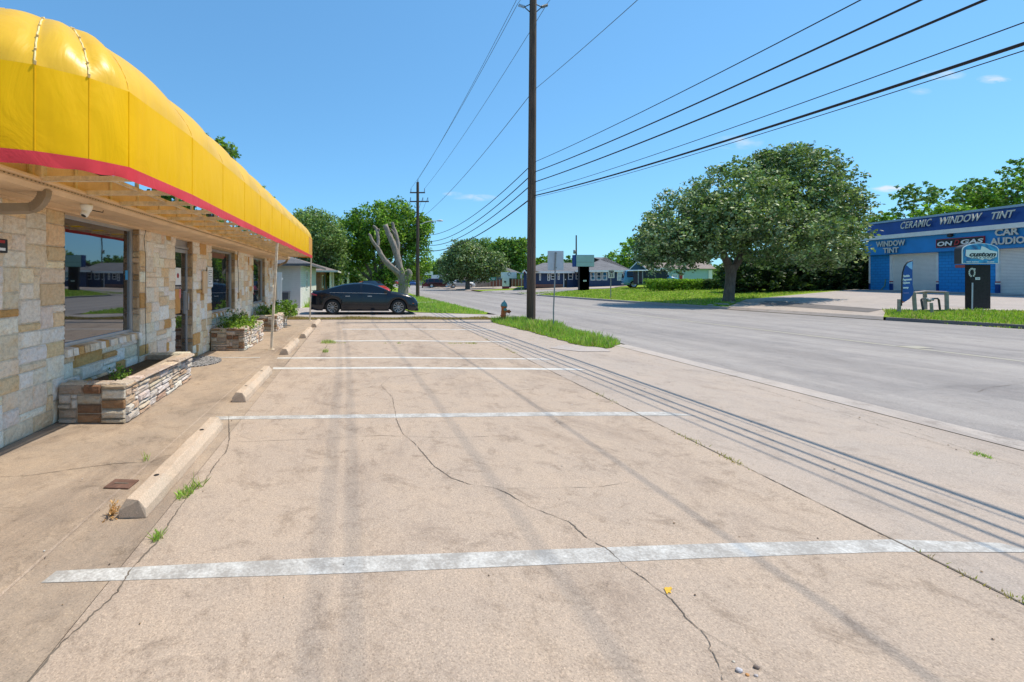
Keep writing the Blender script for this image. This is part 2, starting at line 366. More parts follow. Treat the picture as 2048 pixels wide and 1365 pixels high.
M['tealside']=siding('turquoise_siding',(.38,.58,.62),.18,.75); M['whitebrick']=brick('white_painted_brick',(.72,.71,.67),(.66,.65,.61),(.5,.49,.46),.2,.075,.008)
M['rolldoor']=siding('roll_up_door',(.92,.90,.86),.085,.55,2,.9,.1,.2)
M['redbrick']=brick('red_brick',(.27,.09,.05),(.33,.12,.07),(.3,.25,.2),.22,.08,.01)
M['fence_b']=siding('brown_fence',(.22,.085,.05),.14,.45,0); M['fence_g']=siding('grey_fence',(.33,.29,.25),.14,.5,0)
def vinyl(name, col, rough, trans, var=.1, spec=.3):
    m,n,b=newmat(name); v=N(n,'ShaderNodeTexCoord').outputs['Object']
    f=noise(n,1.1,5,.6,v); f2=noise(n,9,4,.7,v)
    c=mixc(n,ramp(n,f,[(.3,(0,0,0)),(.7,(1,1,1))]),mixc(n,1.0,col,(1-var,)*3,'MULTIPLY'),col)
    c=mixc(n,ramp(n,f2,[(.6,(0,0,0)),(.85,(.4,.4,.4))]),c,mixc(n,1.0,c,(.9,.8,.7),'MULTIPLY'))
    n.links.new(c,b.inputs['Base Color']); b.inputs['Roughness'].default_value=rough; b.inputs['Specular IOR Level'].default_value=spec
    w=N(n,'ShaderNodeTexWave'); w.inputs['Scale'].default_value=90; w.inputs['Distortion'].default_value=1; n.links.new(v,w.inputs[0])
    t=N(n,'ShaderNodeBsdfTranslucent'); n.links.new(c,t.inputs[0]); mx=N(n,'ShaderNodeMixShader'); mx.inputs[0].default_value=trans
    sk=noise(n,1.0,6,.7,coords(n,(3.5,3.5,.35)),.2); c2=mixc(n,ramp(n,sk,[(.50,(0,0,0)),(.75,(.55,.55,.55))]),c,mixc(n,1.0,c,(.80,.72,.6),'MULTIPLY')); n.links.new(c2,b.inputs['Base Color'])
    wr=noise(n,2.2,4,.55,coords(n,(1,1,.6)),1.2); bp=N(n,'ShaderNodeBump'); bp.inputs['Strength'].default_value=.35; bp.inputs['Distance'].default_value=.05; n.links.new(wr,bp.inputs['Height'])
    b2=N(n,'ShaderNodeBump'); b2.inputs['Strength'].default_value=.06; b2.inputs['Distance'].default_value=.003; n.links.new(w.outputs['Fac'],b2.inputs['Height']); n.links.new(bp.outputs[0],b2.inputs['Normal']); n.links.new(b2.outputs[0],b.inputs['Normal'])
    n.links.new(b.outputs[0],mx.inputs[1]); n.links.new(t.outputs[0],mx.inputs[2]); n.links.new(mx.outputs[0],n.nodes['Material Output'].inputs[0]); return m
M['yellow']=vinyl('yellow_vinyl',(.97,.57,.0),.5,.25,.05,.2); M['faded']=vinyl('sun_faded_yellow_vinyl',(.97,.59,.035),.36,.22,.08,.45)
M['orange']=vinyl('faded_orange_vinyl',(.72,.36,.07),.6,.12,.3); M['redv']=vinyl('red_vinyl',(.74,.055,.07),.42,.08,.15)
M['piping']=pm('cream_piping',(.85,.66,.30),.6,.3,20)
def carpaint(name,col): return pm(name,col,.22,.03,3,bmp=0,coat=.45,spec=.35)
def lerp(a,b,t): return a+(b-a)*t
# ================================================================== SETTING
def sheet(name, pts, z, mat, kind='structure'):
    """flat polygon, or tilted when points carry their own z"""
    v=[(p[0],p[1],z) if len(p)==2 else tuple(p) for p in pts]
    mb=MB(); mb.add(v,[tuple(range(len(v)))]); o=mb.build(name,mat)
    if o.data.polygons[0].normal.z<0: o.data.flip_normals()
    return tag(o,kind=kind)
def strip(name, left, right, mat, z=0.0, zr=None):
    mb=MB(); n=len(left)
    vs=[(a[0],a[1],z if len(a)==2 else a[2]) for a in left]+[(b[0],b[1],z if len(b)==2 else b[2]) for b in right]
    mb.add(vs,[(i,n+i,n+i+1,i+1) for i in range(n-1)]); o=mb.build(name,mat)
    if o.data.polygons[0].normal.z<0: o.data.flip_normals()
    return tag(o,kind='structure')
def drape(name, q, eps, mat, n=24):
    q=[Vector((a[0],a[1],0)) for a in q]; vs=[];fs=[]
    for i in range(n+1):
        for j in range(n+1):
            a,b=i/n,j/n; p=q[0]*(1-a)*(1-b)+q[1]*a*(1-b)+q[2]*a*b+q[3]*(1-a)*b
            vs.append((p.x,p.y,H(p.x,p.y)+eps))
    for i in range(n):
        for j in range(n): k=i*(n+1)+j; fs.append((k,k+n+1,k+n+2,k+1))
    mb=MB(); mb.add(vs,fs); o=mb.build(name,mat)
    if o.data.polygons[0].normal.z<0: o.data.flip_normals()
    return tag(o,kind='structure')
sheet('ground',[(-3000,-3000),(3000,-3000),(3000,3500),(-3000,3500)],-.07,M['field'])
YS=[-30,-20,-10,-5,0,3,6,9,11,13,14.5,16,17,18,19.5,21,23,26,30,35,40,45,52,60,70,80,100,130,180,250,400]
strip('road',[(rL(y),y) for y in YS],[(rR(y)-.02,y) for y in YS],M['asphalt'],0)
strip('gutter_strip',[(6.2,-30),(6.2,11.2)],[(6.549,-30),(6.549,11.2)],M['gutter'],.006)
# rising lawn across the road, with its kerb
DS=[0,.5,2,4,7,11,15,19.9,20.1,40,80,200,900]
vs=[];fs=[]
for y in YS+[900]:
    for d in DS: vs.append((rR(y)+d+.16,y,H(rR(y)+d+.16,y)-.004))
k=len(DS)
for i in range(len(YS)):
    for j in range(k-1): fs.append((i*k+j,i*k+j+1,(i+1)*k+j+1,(i+1)*k+j))
mb=MB(); mb.add(vs,fs); tag(mb.build('lawn',M['lawn']),kind='structure')
def kerb(ya,yb,mat,name='kerb',w=.17,h=.125):
    ys=[y for y in np.linspace(ya,yb,max(3,int((yb-ya)/2)))]; mb=MB()
    for a,b in zip(ys[:-1],ys[1:]):
        A,B=rR(a),rR(b)
        mb.add([(A-.02,a,-.02),(B-.02,b,-.02),(B,b,h),(A,a,h),(B+w,b,h+.004),(A+w,a,h+.004)],[(0,3,2,1),(3,5,4,2)])
    return tag(mb.build(name,mat),kind='structure')
kerb(-30,17.9,M['patch']); kerb(24.4,52,M['pave']); kerb(66,400,M['pave'])
# shop forecourt and its driveway
drape('forecourt',[(24.8,29.2),(23.6,20.7),(36.2,12),(39.4,35.9)],.012,M['pave'])
drape('driveway_apron',[(rR(24.4)-.1,24.4),(rR(17.9)-.1,17.9),(23.7,20.5),(24.9,29.3)],.02,M['apron'])
drape('asphalt_patch',[(22.2,25.3),(21.9,19.6),(23.7,20.6),(24.6,27.6)],.03,M['patch'])
drape('shop_slab',[(38.3,36.2),(37.2,33.8),(36.0,24),(37.3,24)],.03,M['pave'])
# side street and office parking
def gp(x,y): p=GT(x,y); return (p.x,p.y)
drape('side_street',[gp(944,584.5),gp(1073,592.5),gp(1175,578),gp(1062,579.5)],.02,M['asphalt'])
drape('office_parking',[gp(1062,580),gp(1210,577.5),gp(1262,571.6),gp(1062,572.6)],.04,M['apron'])
drape('side_path',[gp(1150,579.5),gp(1212,578),gp(1240,576),gp(1180,576.5)],.055,M['gutter'])
drape('far_parking',[gp(862,576),gp(940,583),gp(1050,576.3),gp(1000,571.5)],.03,M['apron'])
# own lot: sidewalk by the shop, parking, outer apron
def jx(y): return 3.24+.013*y       # long joint on the road side
def lx(y): return -1.30-.012*y      # cracked joint by the wheel stops
YE=18.25
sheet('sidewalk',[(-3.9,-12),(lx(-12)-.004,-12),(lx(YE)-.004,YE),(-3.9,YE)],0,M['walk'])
sheet('parking_lot',[(lx(-12),-12),(jx(-12)-.004,-12),(jx(YE)-.004,YE),(lx(YE),YE)],.001,M['lot'])
sheet('lot_apron',[(jx(-12),-12),(6.199,-12),(6.199,11.2),(6.5,11.25),(6.93,16),(6.88,18.25),(jx(YE),YE)],0,M['apron'])
sheet('sunken_joint_bed',[(-4,-12),(6.1,-12),(6.1,18.2),(-4,18.2)],-.03,M['crack'])
sheet('dry_strip',[(-3.3,18.25),(5.3,18.25),(5.0,19.0),(-3.3,19.0)],.02,M['dry'])
sheet('neighbour_drive',[(-4.4,19.0),(6.9,19.0),(6.35,20.6),(4.6,21.3),(2.4,22.2),(2.2,26),(-3.2,26),(-4.4,25.4)],.012,M['pave'])
sheet('verge',[(5.75,20.8),(6.2,22),(5.95,30),(5.7,45),(5.9,60),(7.6,90),(3,90),(1.5,60),(1.2,40),(2.0,26),(2.6,22.3),(4.6,21.4)],.02,M['lawn'])
sheet('side_yard',[(-3.25,25.8),(2.1,25.8),(1.2,40),(1.5,60),(3,90),(-30,90),(-30,25.8)],.008,M['lawn'])
sheet('far_walk',[(2.0,30.5),(6.0,31.5),(6.0,33.1),(2.0,32.3)],.026,M['pave'])
sheet('house_walk',[(-2.2,40),(5.5,42),(5.5,43.2),(-2.2,41.5)],.036,M['pave'])
ISL=[G(*p,.05) for p in ((1213,694),(1190,691),(1163,689),(1125,678),(1087,668),(1061,661),(1036,655),(1011,649),(985,643),(983,638.5),(1020,636.5))]+[(6.95,18.6),(6.93,16),(6.6,12.4),(6.5,11.3)]
IS2=[]
for i_ in range(len(ISL)):
    a_,b_=ISL[i_],ISL[(i_+1)%len(ISL)]; nn_=max(1,int(math.dist(a_,b_)/.12))
    for j_ in range(nn_): IS2.append((lerp(a_[0],b_[0],j_/nn_)+random.uniform(-.05,.05),lerp(a_[1],b_[1],j_/nn_)+random.uniform(-.05,.05)))
ISL=IS2
sheet('verge_island',ISL,.014,M['lawn'])
# parking lines
def quadpx(name,px,z=.003,mat='stripe'):
    return sheet(name,[G(*p) for p in px],z,M[mat])
quadpx('parking_line',[(113,1143),(640,1117),(1000,1104),(1400,1089),(1780,1080),(2000,1087),(2075,1106),(1780,1105),(1400,1118),(1000,1135),(640,1150),(82,1167)],.003,'stripe')
quadpx('parking_line',[(432,834),(800,828.5),(1100,825),(1330,824.5),(1392,832),(1100,832.5),(800,836),(428,840)],.003,'stripe')
quadpx('parking_line',[(547,735.5),(800,734.5),(1150,737.5),(1172,741),(800,737.8),(545,739)],.003,'stripe_far')
quadpx('parking_line',[(556,715.5),(800,714.5),(1090,718),(1112,720),(800,717),(553,718)],.003,'stripe_far')
quadpx('parking_line',[(666,681.6),(830,681.2),(1015,684),(1025,685.2),(830,682.8),(664,683.4)],.003,'stripe_far')
quadpx('parking_line',[(685,658.4),(830,658.2),(990,660),(996,660.9),(830,659.2),(684,659.6)],.003,'stripe_far')
quadpx('parking_line',[(400,714.8),(520,715),(520,716.4),(398,716)],.003)
strip('yellow_road_line',[(13.05,4),(12.75,14),(12.3,24),(12.0,34)],[(13.2,4),(12.9,14),(12.45,24),(12.15,34)],M['yellow_road'],.004)
sheet('road_reflector_patch',[(12.9,10.6),(13.4,10.6),(13.4,10.95),(12.9,10.95)],.007,M['yellow_road'])
sheet('yellow_paint_dab',[G(1328,1179),G(1331,1176.5),G(1337,1177.5),G(1342,1176),G(1345,1180),G(1341,1184),G(1343,1189),G(1337,1187),G(1334,1191),G(1331,1185)],.006,pm('yellow_dab',(.7,.42,.03),.7,.3,40))
# cracks and one painted pole shadow: thin dark ribbons laid on the slab
def crack(px, w=.006, jit=.02, name='pavement_crack_and_shadow', world=False, z=.0045):
    gapy=name=='pavement_crack_and_shadow'
    pts=[Vector((*p,0)) if world else Vector((*G(*p),0)) for p in px]
    out=[pts[0]]
    for a,b in zip(pts[:-1],pts[1:]):
        L=(b-a).length; n=max(2,int(L/.016)); n=min(n,170)
        d=(b-a).normalized(); q=Vector((-d.y,d.x,0))
        for i in range(1,n+1): out.append(a+(b-a)*i/n+q*random.uniform(-jit,jit)*min(1,L/n*22))
    l=[];r=[];wk=.6
    for i,p in enumerate(out):
        wk=max(.3,min(1.3,wk+random.uniform(-.3,.3)))
        d=(out[min(i+1,len(out)-1)]-out[max(i-1,0)]).normalized(); q=Vector((-d.y,d.x,0)); ww=w*.42*wk*(1 if not gapy or math.sin(i*.11+len(out))>-.97 else .3)*(1.25 if gapy else 1.5)
        l.append((p.x+q.x*ww,p.y+q.y*ww)); r.append((p.x-q.x*ww,p.y-q.y*ww))
    return strip(name,l,r,M['crack'],z)
crack([(968,720),(880,745),(780,755),(762,772),(785,795),(793,840),(805,868),(830,888),(850,912),(870,935),(905,958),(940,970),(985,976),(1010,985),(1060,1015),(1100,1030),(1140,1046),(1175,1078),(1215,1100),(1245,1128),(1290,1160),(1310,1178),(1345,1200),(1375,1240),(1402,1262),(1415,1280),(1420,1300),(1436,1325),(1446,1362)],.007,.012)
crack([(1402,1262),(1450,1290),(1490,1312),(1530,1345),(1560,1364)],.0035,.006)
crack([(1002,976),(1060,978),(1110,977),(1200,975),(1260,965)],.003,.006)
crack([(455,886),(600,880),(760,872),(900,877),(1010,872)],.004,.008)
crack([(0,955),(60,952),(140,940),(230,928),(290,925),(330,920)],.006,.01)
crack([(457,830),(459,880),(452,905),(430,930),(410,962),(378,990),(350,1030),(330,1060),(315,1085),(290,1110),(262,1140),(235,1185),(215,1205),(190,1225),(160,1255),(110,1300),(75,1345),(55,1364)],.008,.014)
crack([(400,905),(430,908),(452,905)],.004,.008)
crack([(655,690),(640,715)],.012,.01); crack([(663,683),(850,684.5),(1040,686)],.014,.01)
crack([(lx(8),8.4),(lx(11),11.4),(lx(14),14.4),(lx(18),18.2)],.010,.012,'pavement_joint',True)
crack([(jx(y),y) for y in (-3,1,3,5,8,11,14,16)],.011,.006,'pavement_joint',True)
crack([(-3.3,8.05),(-1.45,8.0)],.006,.004,'pavement_joint',True)
strip('pavement_joint',[(-1.82,1.2),(-1.85,4),(-1.88,8),(-1.93,17)],[(-1.80,1.2),(-1.83,4),(-1.86,8),(-1.91,17)],M['lot'],.003)
crack([(1100,640),(1190,655),(1330,690),(1540,765),(1700,820),(1920,895),(2046,935)],.005,.008)
crack([(1955,785),(1978,776),(2047,768)],.006,.02); crack([(690,644.3),(860,645),(1012,647.5)],.02,.004)  # second ribbon is the utility pole's cast shadow, drawn in dark colour
crack([(5.4,11.2),(5.9,7),(5.5,3),(5.6,1)],.004,.03,'pavement_crack_and_shadow',True)
sheet('pavement_repair',[G(1098,697),G(1130,690),G(1195,692),G(1222,704),G(1160,704)],.008,M['pave'])

# ================================================================== STONE SHOP
def ashlar(mb, o, ux, uz, U, V, cu, cv, wr, hr, pal, dep=.03, gap=.007, face=3, rough=.006):
    ux=Vector(ux); uz=Vector(uz); n=ux.cross(uz); o=Vector(o)
    nu=max(1,round(U/cu)); nv=max(1,round(V/cv)); cu=U/nu; cv=V/nv
    occ=np.zeros((nu,nv),bool)
    for j in range(nv):
        for i in range(nu):
            if occ[i,j]: continue
            w=random.randint(*wr) if len(wr)==2 else random.choice(wr); h=random.randint(*hr) if len(hr)==2 else random.choice(hr)
            ww=0
            while ww<w and i+ww<nu and not occ[i+ww,j]: ww+=1
            h=min(h,nv-j); ww=max(1,ww)
            if nu-(i+ww)==1 and not occ[i+ww,j] : ww+=1
            occ[i:i+ww,j:j+h]=True
            u0,u1,v0,v1=i*cu+gap,(i+ww)*cu-gap,j*cv+gap,(j+h)*cv-gap
            r=random.random(); acc=0
            for p,c in pal:
                acc+=p
                if r<=acc: break
            s=random.uniform(.86,1.07); c=tuple(min(.95,x*s*random.uniform(.97,1.03)) for x in c)
            d=dep*random.uniform(.55,1.35); q=min(.012,(u1-u0)*.15,(v1-v0)*.15)
            vs=[o+ux*a+uz*b for a,b in ((u0,v0),(u1,v0),(u1,v1),(u0,v1))]
            fs=[]; k=face
            for b in range(k+1):
                for a in range(k+1):
                    edge=a in(0,k) or b in(0,k)
                    uu=u0+q+(u1-u0-2*q)*a/k+random.uniform(-1,1)*(.003 if edge else .008); vv=v0+q+(v1-v0-2*q)*b/k+random.uniform(-1,1)*(.003 if edge else .006)
                    vs.append(o+ux*uu+uz*vv+n*(d-(.004 if edge else 0)+random.uniform(-rough,rough)))
            g=lambda a,b:4+b*(k+1)+a
            for b in range(k):
                for a in range(k): fs.append((g(a,b),g(a+1,b),g(a+1,b+1),g(a,b+1)))
            fs.append((0,1,*[g(a,0) for a in range(k,-1,-1)])); fs.append((1,2,*[g(k,b) for b in range(k,-1,-1)]))
            fs.append((2,3,*[g(a,k) for a in range(k+1)])); fs.append((3,0,*[g(0,b) for b in range(k+1)]))
            mb.add(vs,fs,c)
PW=[(.44,(.95,.87,.75)),(.23,(.93,.79,.60)),(.13,(.86,.66,.42)),(.07,(.70,.42,.17)),(.13,(.95,.92,.86))]
PL=[(.25,(.44,.36,.28)),(.22,(.38,.23,.13)),(.22,(.56,.48,.38)),(.12,(.26,.15,.09)),(.19,(.66,.60,.52))]
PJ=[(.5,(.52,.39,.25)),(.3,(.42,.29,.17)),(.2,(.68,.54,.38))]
MORT=(.76,.67,.55)
shop=thing('stone_shop_building','low limestone-faced shop with tan eaves behind the yellow awning','building',(-3.38,9,0))
shop.matrix_world=Matrix.Translation((-3.38,9,0))
def sub(mb,name,mat,**k):
    """part of the shop, given in world coordinates"""
    mb.v=[(v[0]+3.38,v[1]-9,v[2]) for v in mb.v]; return mb.build(name,mat,shop,**k)
XF=-3.41; ZT=2.385
openings=[(5.24,7.03,.80,2.385),(8.38,9.27,.05,2.385),(10.43,12.40,.82,2.33),(14.5,16.3,.82,2.33)]
mb=MB()
piers=[(-8,5.24),(7.03,8.38),(9.27,10.43),(12.4,14.5),(16.3,18.1)]
for a,b in piers:
    mb.box(-3.75,XF,a+.01,b-.01,0,ZT,MORT)
    ashlar(mb,(XF,a,0),(0,1,0),(0,0,1),b-a,ZT,.10,.083,(2,4),(1,2,2,2,3,3),PW,.020,.0035,4,.006)
for (a,b,z0,z1) in openings:
    if z0>.3:
        mb.box(-3.75,XF-.05,a,b,0,z0-.1,MORT)
        ashlar(mb,(XF-.05,a,0),(0,1,0),(0,0,1),b-a,z0-.1,.12,.09,(2,5),(1,2),PW,.03,.005,3,.006)
        n=int((b-a)/.11); st=(b-a)/n
        for i in range(n):                                   # upright sill stones
            c=random.choice([x[1] for x in PW]); s=random.uniform(.85,1.05)
            x1=-3.362+random.uniform(-.012,.012); y0=a+i*st+.005; y1=a+(i+1)*st-.005
            vs=[(-3.6,y0,z0-.1),(x1,y0+.004,z0-.098),(x1,y1-.004,z0-.098),(-3.6,y1,z0-.1),(-3.6,y0,z0+.012),(x1-.01,y0+.006,z0-.012),(x1-.01,y1-.006,z0-.012),(-3.6,y1,z0+.012)]
            mb.add(vs,[(0,3,2,1),(4,5,6,7),(0,1,5,4),(1,2,6,5),(2,3,7,6),(3,0,4,7)],tuple(k*s for k in c))
    if z1<ZT: mb.box(-3.72,XF+.01,a,b,z1,ZT,(.5,.4,.27))
    # stone returns of the jambs
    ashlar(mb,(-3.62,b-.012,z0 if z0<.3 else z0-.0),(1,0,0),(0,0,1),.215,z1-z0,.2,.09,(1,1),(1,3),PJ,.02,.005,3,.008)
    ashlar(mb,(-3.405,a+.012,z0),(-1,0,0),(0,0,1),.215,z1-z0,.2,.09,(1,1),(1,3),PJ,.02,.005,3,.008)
mb.box(-12,-3.76,-8,18.05,0,2.38,(.10,.09,.08)); mb.box(-3.76,-3.45,18.03,18.1,0,2.38,MORT)
ashlar(mb,(-3.41,18.1,0),(-1,0,0),(0,0,1),.35,ZT,.11,.1,(2,3),(2,3),PW,.02,.006,2,.004)
sub(mb,'wall',M['stone'])
# windows and door
for i,(a,b,z0,z1) in enumerate(openings):
    xg=-3.53; fr=MB(); gl=MB()
    if z0<.3:
        z0=.03; zt=2.2
        fr.box(xg-.03,xg+.03,a+.01,a+.07,z0,zt); fr.box(xg-.03,xg+.03,b-.07,b-.01,z0,zt)
        fr.box(xg-.028,xg+.028,a+.07,b-.07,z0,z0+.10); fr.box(xg-.028,xg+.028,a+.07,b-.07,zt-.07,zt)
        fr.box(xg-.04,xg+.05,a+.01,b-.01,zt+.01,zt+.05); fr.box(xg-.03,xg+.02,a+.01,b-.01,zt+.05,2.38)
        d=sub(fr,'door',M['alu'],bevel=.004)
        gl.box(xg-.01,xg+.01,a+.07,b-.07,z0+.1,zt-.07); g=sub(gl,'pane',M['glass']); g.parent=d
        h=MB(); h.tube([(xg+.03,b-.13,1.0),(xg+.085,b-.13,1.0),(xg+.085,b-.13,1.32),(xg+.03,b-.13,1.32)],.014,8); h.box(xg+.01,xg+.04,b-.155,b-.105,.92,1.38)
        h=sub(h,'handle',M['alu']); h.parent=d
        s=MB(); s.box(xg+.012,xg+.016,a+.28,a+.55,1.5,1.83); s=sub(s,'open_sign',M['bright']); s.parent=d
        s=MB(); s.lathe([(.001,.019),(.05,.019),(.05,.017)],16,(xg,a+.40,1.68),'x'); s=sub(s,'red_sign_mark',M['red']); s.parent=d
        s=MB(); s.box(xg+.012,xg+.015,a+.20,a+.52,.95,1.42); s=sub(s,'orange_notice',pm('orange_paper',(.62,.30,.08),.7,.15,9)); s.parent=d
        s=MB(); s.box(xg+.017,xg+.019,a+.46,a+.54,1.24,1.42,M=Matrix.Rotation(0,4,'X')); s=sub(s,'pink_slip',pm('pink_paper',(.75,.25,.22),.7,.1,9)); s.parent=d
        s=MB(); s.box(-3.62,-3.395,a+.01,b-.01,0,.03); sub(s,'threshold',M['alu'])
    else:
        fr.box(xg-.03,xg+.035,a+.012,a+.07,z0,z1); fr.box(xg-.03,xg+.035,b-.085,b-.022,z0,z1)
        fr.box(xg-.028,xg+.032,a+.07,b-.085,z0,z0+.045); fr.box(xg-.028,xg+.032,a+.07,b-.085,z1-.05,z1)
        f=sub(fr,'window_frame',M['alu'],bevel=.004)
        gl.box(xg-.012,xg+.004,a+.07,b-.085,z0+.045,z1-.05); g=sub(gl,'pane',M['glass']); g.parent=f
        if i==0:
            s=MB(); s.box(xg+.006,xg+.009,b-.20,b-.13,1.6,1.74); s=sub(s,'blue_tag',pm('blue_tag',(.05,.3,.6),.5,.1,9)); s.parent=f
        if i==2:
            s=MB(); s.box(xg+.005,xg+.009,a+.1,a+1.35,2.13,2.25); s=sub(s,'window_banner',pm('brown_banner',(.22,.09,.05),.6,.2,9)); s.parent=f
# eaves: soffit boards, gutter, upper fascia, roof
s=MB(); s.box(-3.7,-3.155,-8,18.4,2.40,2.425); s.box(-3.15,-2.945,-8,18.4,2.403,2.425); s.box(-3.50,-3.37,-8,18.1,2.375,2.399); sub(s,'soffit',M['tan'])
s=MB(); pr=[(-2.94,2.402),(-2.88,2.402),(-2.835,2.44),(-2.835,2.462),(-2.815,2.485),(-2.815,2.505),(-2.94,2.505)]
s.prism([(p[0],p[1]) for p in pr],-26.4,(0,-8,0),(1,0,0),(0,0,1)); sub(s,'gutter',M['tan'],fix=True)
s=MB(); s.box(-2.832,-2.824,1.5,18,2.452,2.462); sub(s,'gutter_vent',siding('gutter_vent_slots',(.55,.42,.28),.05,.3,1,.1,.1,.4))
s=MB(); s.box(-2.98,-2.95,-8,18.4,2.43,2.78); sub(s,'fascia',M['tan'])
s=MB(); s.add([(-2.9,-8,2.80),(-2.9,18.5,2.80),(-9,18.5,3.55),(-9,-8,3.55),(-15,18.5,2.8),(-15,-8,2.8)],[(0,1,2,3),(3,2,4,5)]); s.add([(-3,18.1,2.4),(-12,18.1,2.4),(-12,18.1,2.85),(-9,18.1,3.5),(-3,18.1,2.78)],[(0,1,2,3,4)]); sub(s,'roof',M['shingle'])
def downspout(y):
    s=MB(); pts=[]
    for t in np.linspace(0,1,10):
        a=t*R(80); pts.append((-2.88-.17*(1-math.cos(a)),y,2.42-.17*math.sin(a)))
    x0,_,z0=pts[-1]
    dy=.62 if y<9 else 0
    pts.append((-3.29,y-dy,z0-.11)); pts.append((-3.325,y-dy-.02,z0-.2)); pts.append((-3.335,y-dy-.02,1.8)); pts.append((-3.335,y-dy-.02,.1))
    n0=len(s.v); s.tube(pts,.055,4,smooth=False)
    for i in range(9):                        # elbow ribs
        p=Vector(pts[i]); q=Vector(pts[i+1]); s.tube([p,p+(q-p)*.35],.0585,4,smooth=False)
    return sub(s,'downspout',M['gutterbrown'])
downspout(4.16); downspout(18.0)
s=MB(); s.box(-3.375,-3.345,9.74,9.98,1.30,1.78); sub(s,'cover_plate',M['tan'])

# things on the wall
cam_t=thing('security_camera','small white dome camera with a black cable under the eave above the first window','camera',(-2.92,4.86,2.40))
mb=MB(); mb.lathe([(.001,0),(.06,0),(.062,-.015),(.052,-.05),(.04,-.075)],20); mb.build('mount',M['bright'],cam_t)
mb=MB(); mb.lathe([(.04,0),(.041,.05),(.035,.07),(.001,.072)],18,(0,0,0)); h=mb.build('housing',M['bright'],cam_t,loc=(.0,0,-.06)); h.rotation_euler=(R(150),R(10),0)
mb=MB(); mb.lathe([(.026,.073),(.02,.075),(.001,.076)],16); l=mb.build('lens',M['black'],h)
mb=MB(); mb.tube([(.03,.02,-.05),(.06,.1,-.055),(.06,.2,-.05),(.02,.28,-.02)],.005,6); mb.build('cable',M['wire'],cam_t)
al=thing('alarm_box','small black alarm strobe with a red light at the left edge of the stone wall','alarm',(-3.37,4.16,1.92))
mb=MB(); mb.box(0,.06,-.06,.12,-.07,.06); mb.box(.0,.045,-.08,.14,-.05,.04); mb.build('housing',M['black'],al,bevel=.008)
mb=MB(); mb.box(.06,.07,.0,.07,.02,.045); mb.build('red_light',M['red'],al)
mb=MB(); mb.box(.06,.067,-.0,.08,-.05,-.025); mb.build('label_plate',M['bright'],al)
mb=MB(); mb.box(.06,.067,-.05,-.02,.01,.045); mb.build('label_plate',M['bright'],al)
nb=thing('notice_board','white framed notice on the stone pier right of the door','notice',(-3.365,10.2,1.66))
mb=MB(); mb.box(0,.012,-.17,.17,-.22,.22); mb.build('sheet',M['bright'],nb)
mb=MB()
for z in (.1,.05,.0,-.05,-.1): mb.box(.012,.014,-.10,-.10+random.uniform(.08,.2),z,z+.012)
mb.box(.012,.014,-.12,.12,.14,.15); mb.box(.012,.014,-.12,.12,-.16,-.15); mb.box(.012,.014,-.125,-.115,-.15,.14); mb.box(.012,.014,.115,.125,-.15,.14); mb.build('lettering',M['darksteel'],nb)
cb=MB(); cb.tube([(-3.36,7.14,2.38),(-3.37,7.10,2.25),(-3.352,7.12,1.9),(-3.358,7.11,1.2),(-3.35,7.12,.72),(-3.345,7.1,.45)],.005,6)
tag(cb.build('wall_cable',M['wire']),'thin black cable running down the stone beside the first window','cable')
cb=MB(); cb.tube([(-3.355,12.52,2.38),(-3.365,12.47,2.2),(-3.35,12.52,1.8),(-3.352,12.6,1.0)],.007,6)
tag(cb.build('wall_cable',M['wire']),'black cable hanging down the stone beside the second window','cable')
# planters of thin ledge stone
def planter(label,y0,y1,xr0,xr1,h,plants,group='stone planters along the shop wall'):
    t=thing('stone_planter',label,'planter',(-3.3,y0,0),0,group); t.matrix_world=Matrix.Translation((-3.3,y0,0))
    mb=MB(); wt=.2
    def L(*p): return tuple(p)
    xl=-3.36+3.3; xa=xr0+3.3; xb=xr1+3.3; Ly=y1-y0
    d=Vector((xb-xa,Ly,0)).normalized()
    mb.prism([(xl,0.01),(xa-.01,0.01),(xb-.01,Ly-.01),(xl,Ly-.01),(xl,Ly-wt),(xb-wt,Ly-wt),(xa-wt,wt),(xl,wt)],h-.02,(0,0,0),(1,0,0),(0,1,0),(.45,.38,.30))
    ashlar(mb,(xl,.01,0),(1,0,0),(0,0,1),xa-xl,h,.07,.052,(2,5),(1,2),PL,.03,.005,3,.007)
    ashlar(mb,(xa-.01,0,0),tuple(d),(0,0,1),math.hypot(xb-xa,Ly),h,.08,.048,(2,5),(1,2),[(.3,(.62,.52,.42)),(.25,(.52,.38,.28)),(.25,(.70,.66,.60)),(.2,(.60,.55,.50))],.03,.006,3,.008)
    ashlar(mb,(xb,Ly-.01,0),(-1,0,0),(0,0,1),xb-xl,h,.09,.06,(2,5),(1,2),PL,.02,.005,2,.005)
    # flat cap stones
    ashlar(mb,(xl,0,h-.02),(1,0,0),(0,1,0),xa-xl+.01,wt,.11,.1,(1,3),(1,2),[(.6,(.62,.54,.44)),(.4,(.52,.44,.36))],.03,.004,3,.006)
    ashlar(mb,(xa-wt+.01,wt,h-.02),(1,0,0),(0,1,0),wt,Ly-2*wt,.1,.13,(1,2),(1,3),[(.6,(.64,.55,.46)),(.4,(.56,.46,.38))],.03,.004,3,.006)
    ashlar(mb,(xl,Ly-wt,h-.02),(1,0,0),(0,1,0),xb-xl+.01,wt,.14,.1,(1,3),(1,2),[(1,(.66,.60,.50))],.032,.004,3,.005)
    mb.build('wall',M['ledge'],t)
    s=MB(); s.add([(xl,.15,h-.09),(xa-.15,.15,h-.09),(xb-.15,Ly-.15,h-.09),(xl,Ly-.15,h-.09)],[(0,1,2,3)]); s.build('soil',M['soil'],t)
    return t
planter('long low planter of pale ledge stone, nearest the camera, nearly empty',5.07,7.38,-2.61,-2.74,.43,0)
